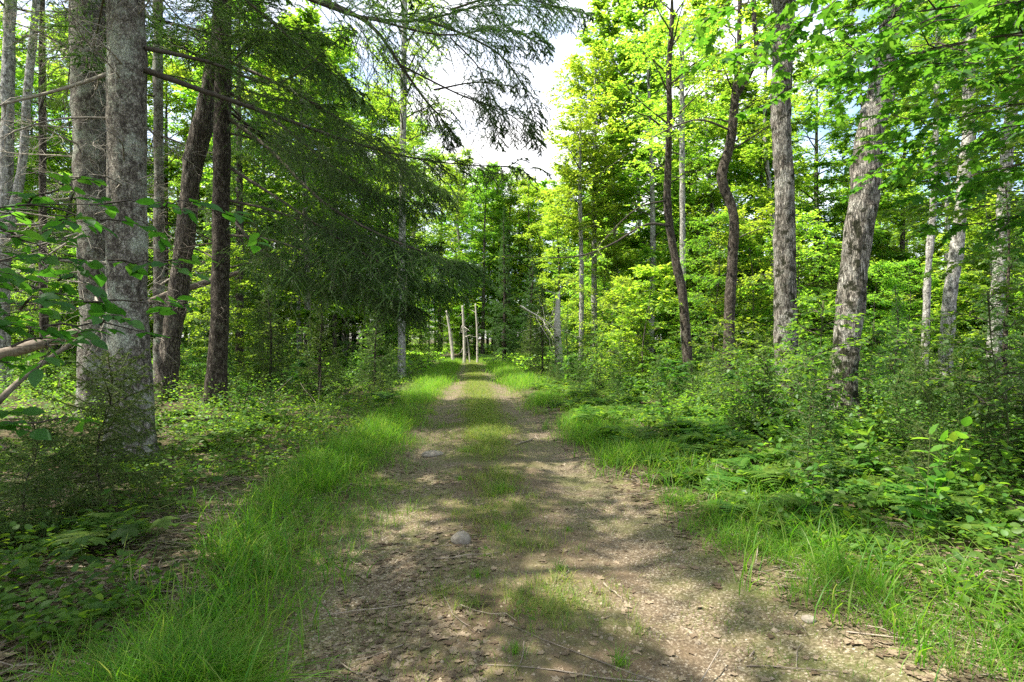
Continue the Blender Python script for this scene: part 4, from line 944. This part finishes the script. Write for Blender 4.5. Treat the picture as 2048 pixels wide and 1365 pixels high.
# clear tufts of grass on the track, one thing each
def tuft_proto(n, L, w_, r):
    mb = MB(); a = rng.uniform(0, 6.28, n); rr = np.abs(rng.normal(0, r, n)); blades(mb, np.stack([rr * np.cos(a), rr * np.sin(a), 0 * a], 1), L, w_, .7)
    return Proto('grass_tuft', [('foliage', mb.mesh('foliage', M['grass']), None)])
TF = [tuft_proto(150, .13, .0035, .07), tuft_proto(90, .10, .003, .05), tuft_proto(60, .16, .004, .04)]
for px, py, k, s, lab in ((1000, 985, 0, 1.3, 'bright grass tuft on the middle strip, brightest one ahead of the stone'), (930, 905, 1, 1.2, 'grass tuft on the middle strip beside the left rut'),
        (1010, 1060, 0, .8, 'grass tuft right of the round stone'), (1120, 1140, 2, .7, 'thin upright tuft on the right rut edge'), (955, 1155, 1, .8, 'low tuft below the round stone'),
        (1135, 1060, 1, .6, 'small tuft between the stone and the right rut'), (1460, 1045, 2, 1.3, 'sunlit yellow green tuft at the right edge of the track'), (1370, 985, 2, 1.1, 'sunlit tuft behind the yellow green one on the right edge'),
        (920, 960, 1, .9, 'tuft in front of the brightest middle tuft'), (1240, 1330, 2, .8, 'tuft at the near end of the right rut'), (1030, 1310, 1, .8, 'tuft beside the low weed on the near track')):
    d = EYE * F / (py - HZ); x = (px - 1024) / F * d; TF[k].put((x, d, float(gz(x, d)) - .004), lab, 'grass tuft', None, px, s)

# leaf litter
def floor_pts(n, y0, y1, xw, keep, ypow=1.5):
    y = y0 + (y1 - y0) * rng.random(n) ** ypow; x = trail_x(y) + rng.uniform(-1, 1, n) * (xw + y * .75)
    k = keep(x - trail_x(y), y, np.stack([x, y, 0 * x], 1)); x, y = x[k], y[k]
    return np.stack([x, y, gz(x, y)], 1)
g = MB()
p = floor_pts(70000, 2.0, 17, 1.5, lambda o, y, q: (((o < -1.5) | (o > hwr(y) - .25)) & (rng.random(len(o)) < .85)) | ((o > -1.5) & (o < -.2) & (vnoise(q, .9) > -.25 + .1 * (y - 3)) & (rng.random(len(o)) < .6)) | ((np.abs(o) <= 1.5) & (rng.random(len(o)) < .05)))
a = rng.uniform(0, 6.28, len(p)); p[:, 2] += rng.uniform(.001, .006, len(p))
put(g, T_DEAD, p, np.stack([np.cos(a), np.sin(a), rng.normal(0, .05, len(a))], 1), np.array([0, 0, 1.]) + rng.normal(0, .12, (len(p), 3)), rng.uniform(.022, .064, len(p)))
tag(g.build('leaf_litter', M['dead_leaf'], smooth=False), 'dry brown fallen leaves covering the forest floor and track edges', 'leaf litter', kind='stuff')
# low ground cover
g = MB()
p = floor_pts(34000, 2.6, 30, 2., lambda o, y, q: ((o < -2.) | (o > hwr(y) + .35)) & ((o < 0) | (rng.random(len(o)) < .5)) & ((vnoise(q, .7) + .35 * vnoise(q, 2.1) > .0) | (o > 2.2)) & ((y > 5.) | (o > 0) | (rng.random(len(o)) < .8)), 1.25)
k = 5; b = np.repeat(p, k, 0); a = rng.uniform(0, 6.28, len(b)); d = np.stack([np.cos(a), np.sin(a), rng.normal(.1, .3, len(a))], 1)
hh = np.repeat(rng.uniform(.03, .20, len(p)), k) * rng.uniform(.6, 1.1, len(b)); b = b + d * rng.uniform(.01, .07, (len(b), 1)); b[:, 2] += hh
put(g, T_OVATE, b, d, np.array([0, 0, 1.]) + rng.normal(0, .3, (len(b), 3)), rng.uniform(.03, .075, len(b)))
tag(g.build('ground_cover', M['fern']), 'low leafy ground cover spread over the forest floor', 'ground cover', kind='stuff')
g = MB()
p = floor_pts(26000, 3.4, 28, 3., lambda o, y, q: ((o > 2.0) & (o < 13) & (rng.random(len(o)) < .12 + .8 * sstep(3.2, 6, o))) | ((o < -2.6) & (y > 8) & (rng.random(len(o)) < .5)), 1.15)
k = 6; b = np.repeat(p, k, 0); a = rng.uniform(0, 6.28, len(b)); d = np.stack([np.cos(a), np.sin(a), rng.normal(.0, .3, len(a))], 1)
o_ = np.abs(p[:, 0] - trail_x(p[:, 1])); hmax = .12 + .5 * sstep(1.9, 4.5, o_)
hh = np.repeat(hmax, k) * np.tile(np.linspace(.3, 1, k), len(p)) * np.repeat(rng.uniform(.4, 1.1, len(p)), k); b = b + d * rng.uniform(.01, .10, (len(b), 1)); b[:, 2] += hh
put(g, T_OVATE, b, d, np.array([0, 0, 1.]) + rng.normal(0, .35, (len(b), 3)), rng.uniform(.03, .07, len(b)))
tag(g.build('undergrowth', M['fern']), 'dense knee high leafy undergrowth filling the floor right of the track', 'undergrowth', kind='stuff')
g = MB()
p = floor_pts(30000, 25, 110, 6., lambda o, y, q: np.abs(o) > 2.3, 1.0)
k = 4; b = np.repeat(p, k, 0); a = rng.uniform(0, 6.28, len(b)); d = np.stack([np.cos(a), np.sin(a), rng.normal(0, .3, len(a))], 1)
b[:, 2] += rng.uniform(.1, .8, len(b)); b[:, :2] += rng.normal(0, .15, (len(b), 2))
put(g, T_ASPEN, b, d, np.array([0, 0, 1.]) + rng.normal(0, .45, (len(b), 3)), rng.uniform(.10, .24, len(b)))
tag(g.build('undergrowth', M['beech']), 'bright low undergrowth on the floor of the woods far back', 'undergrowth', kind='stuff')
# twigs and pebbles
g = MB()
p = floor_pts(3500, 2.2, 18, 1.2, lambda o, y, q: (o < -1.5) | (o > hwr(y)) | (rng.random(len(o)) < .04)); n = len(p); a = rng.uniform(0, 6.28, n); L = rng.gamma(2, .16, n) + .06
s = np.linspace(-.5, .5, 5); Q = p[:, None] + np.stack([np.cos(a), np.sin(a), rng.normal(0, .05, n)], 1)[:, None] * (s[None] * L[:, None])[..., None] + rng.normal(0, .012, (n, 5, 3)); Q[..., 2] = np.maximum(Q[..., 2], gz(Q[..., 0], Q[..., 1])) + .006
tube(g, Q, np.linspace(.004, .002, 5), 4, closed_end=False)
tag(g.build('fallen_twigs', M['dead_wood']), 'thin dead twigs littering the forest floor', 'twigs', kind='stuff')
OCT = (np.array([[1, 0, 0], [0, 1, 0], [-1, 0, 0], [0, -1, 0], [.1, .1, .7], [0, 0, -.6], [.6, .6, .3], [-.6, .6, .25]]), np.array([[6, 1, 4], [0, 6, 4], [0, 1, 6], [1, 7, 4], [7, 2, 4], [1, 2, 7], [2, 3, 4], [3, 0, 4]]))
g = MB()
p = floor_pts(16000, 2.1, 12, 0., lambda o, y, q: (np.abs(o) < 1.5) & (rng.random(len(o)) < .25 + .75 * np.exp(-((np.abs(o) - .85) / .4) ** 2)), 1.6); n = len(p); a = rng.uniform(0, 6.28, n)
put(g, OCT, p, np.stack([np.cos(a), np.sin(a), 0 * a], 1), np.array([0, 0, 1.]) + rng.normal(0, .2, (n, 3)), rng.gamma(2., .0022, n) + .002)
tag(g.build('pebbles', M['grit']), 'small pebbles and grit on the track surface', 'pebbles', kind='stuff')

# stones and sticks, one thing each
def stone(label, px, py, r, sq):
    d = EYE * F / (py - HZ); x = (px - 1024) / F * d
    u, v = np.meshgrid(np.linspace(0, 2 * np.pi, 28, endpoint=False), np.linspace(0, np.pi, 16)); q = np.stack([np.cos(u) * np.sin(v), np.sin(u) * np.sin(v), np.cos(v)], -1).reshape(-1, 3)
    q = q * (1 + .12 * vnoise(q + px, 1.3) + .05 * vnoise(q, 4))[:, None] * np.array([1.1, .9, sq]) * r
    i = np.arange(16 * 28).reshape(16, 28); f = np.stack([i[:-1], i[1:], np.roll(i[1:], -1, 1), np.roll(i[:-1], -1, 1)], -1).reshape(-1, 4)
    mb = MB(); mb.add(q, f); o = mb.build('stone', M['stone']); o.location = (x, d, float(gz(x, d)) + r * sq * .35); tag(o, label, 'stone')
stone('round pale stone half sunk in the middle of the track', 922, 1085, .068, .8)
stone('flat stone in the left rut further up the track', 865, 905, .14, .35)
stone('small stone on the right side of the near track', 1618, 1245, .035, .6)
def stick(label, pts, r):
    W = []
    for px, py in pts:
        d = EYE * F / (py - HZ); x = (px - 1024) / F * d; W.append((x, d, float(gz(x, d)) + r * 1.2))
    mb = MB(); tube(mb, smooth_path(W, 12) + rng.normal(0, .004, (12, 3)), np.linspace(r, r * .4, 12), 7); tag(mb.build('stick', M['dead_wood']), label, 'stick')
stick('bent dark stick across the right rut', [(1030, 892), (1052, 882), (1075, 872), (1085, 880)], .012)
stick('thin forked stick beside the bent one on the right rut', [(1070, 865), (1078, 880)], .010)
stick('dark stick lying at the near right rut', [(1205, 1165), (1228, 1178), (1245, 1196)], .008)

# ------------------------------------------------------------------ labels of the repeats: what stands either side of each, and which of its neighbours it is
MARKS = [(0, 'left edge'), (255, 'thick lichened spruce'), (350, 'crooked brown trunk'), (440, 'straight dark trunk'), (804, 'grey birch'), (930, 'track end'), (1190, 'narrow aspen'),
         (1360, 'slim curved trunk'), (1465, 'S shaped trunk'), (1570, 'straight maple'), (1715, 'leaning maple'), (1910, 'leaning birch'), (2048, 'right edge')]
KINDS_ = (('tall bright leafy', 'tall leafy tree'), ('distant leafy', 'tall leafy tree'), ('dark spruce', 'dark spruce'), ('distant dark', 'dark spruce'), ('young leafy tree', 'young leafy tree'), ('low bright young', 'low young tree'),
          ('green fern', 'green fern'), ('small fir', 'small fir sapling'), ('leafy sapling', 'leafy sapling'), ('far leafy bush', 'leafy bush'), ('low broadleaf', 'broadleaf seedling'), ('knee high', 'leafy herb'))
sets = {}
for o, x, y in REG:
    kind = next((k for a, k in KINDS_ if o['label'].startswith(a)), None)
    if kind is None or y < 1: continue
    px = px_of(x, y)
    if not 0 <= px < 2048: continue
    i = max(k for k, (p, _) in enumerate(MARKS) if p <= px)
    deep = 'near ' if y < 7.5 else '' if y < 20 else 'distant ' if y < 48 else 'far distant '
    sets.setdefault((deep + kind, i), []).append((y, px, o))
for (kind, i), L in sets.items():
    L.sort(key=lambda q: q[0]); z = 'between the %s and %s' % (MARKS[i][1], MARKS[i + 1][1]); n = len(L)
    for k, (y, px, o) in enumerate(L):
        if n == 1: t = 'only'
        elif k == 0: t = 'nearest'
        elif k == n - 1: t = 'farthest'
        elif n == 3: t = 'middle'
        elif px == min(q[1] for q in L[1:-1]): t = 'leftmost'
        elif px == max(q[1] for q in L[1:-1]): t = 'rightmost'
        else: t = 'middling'
        o['label'] = t + ' ' + kind + ' ' + z; o['group'] = kind.replace('far distant ', '').replace('distant ', '').replace('near ', '') + 's in the woods'
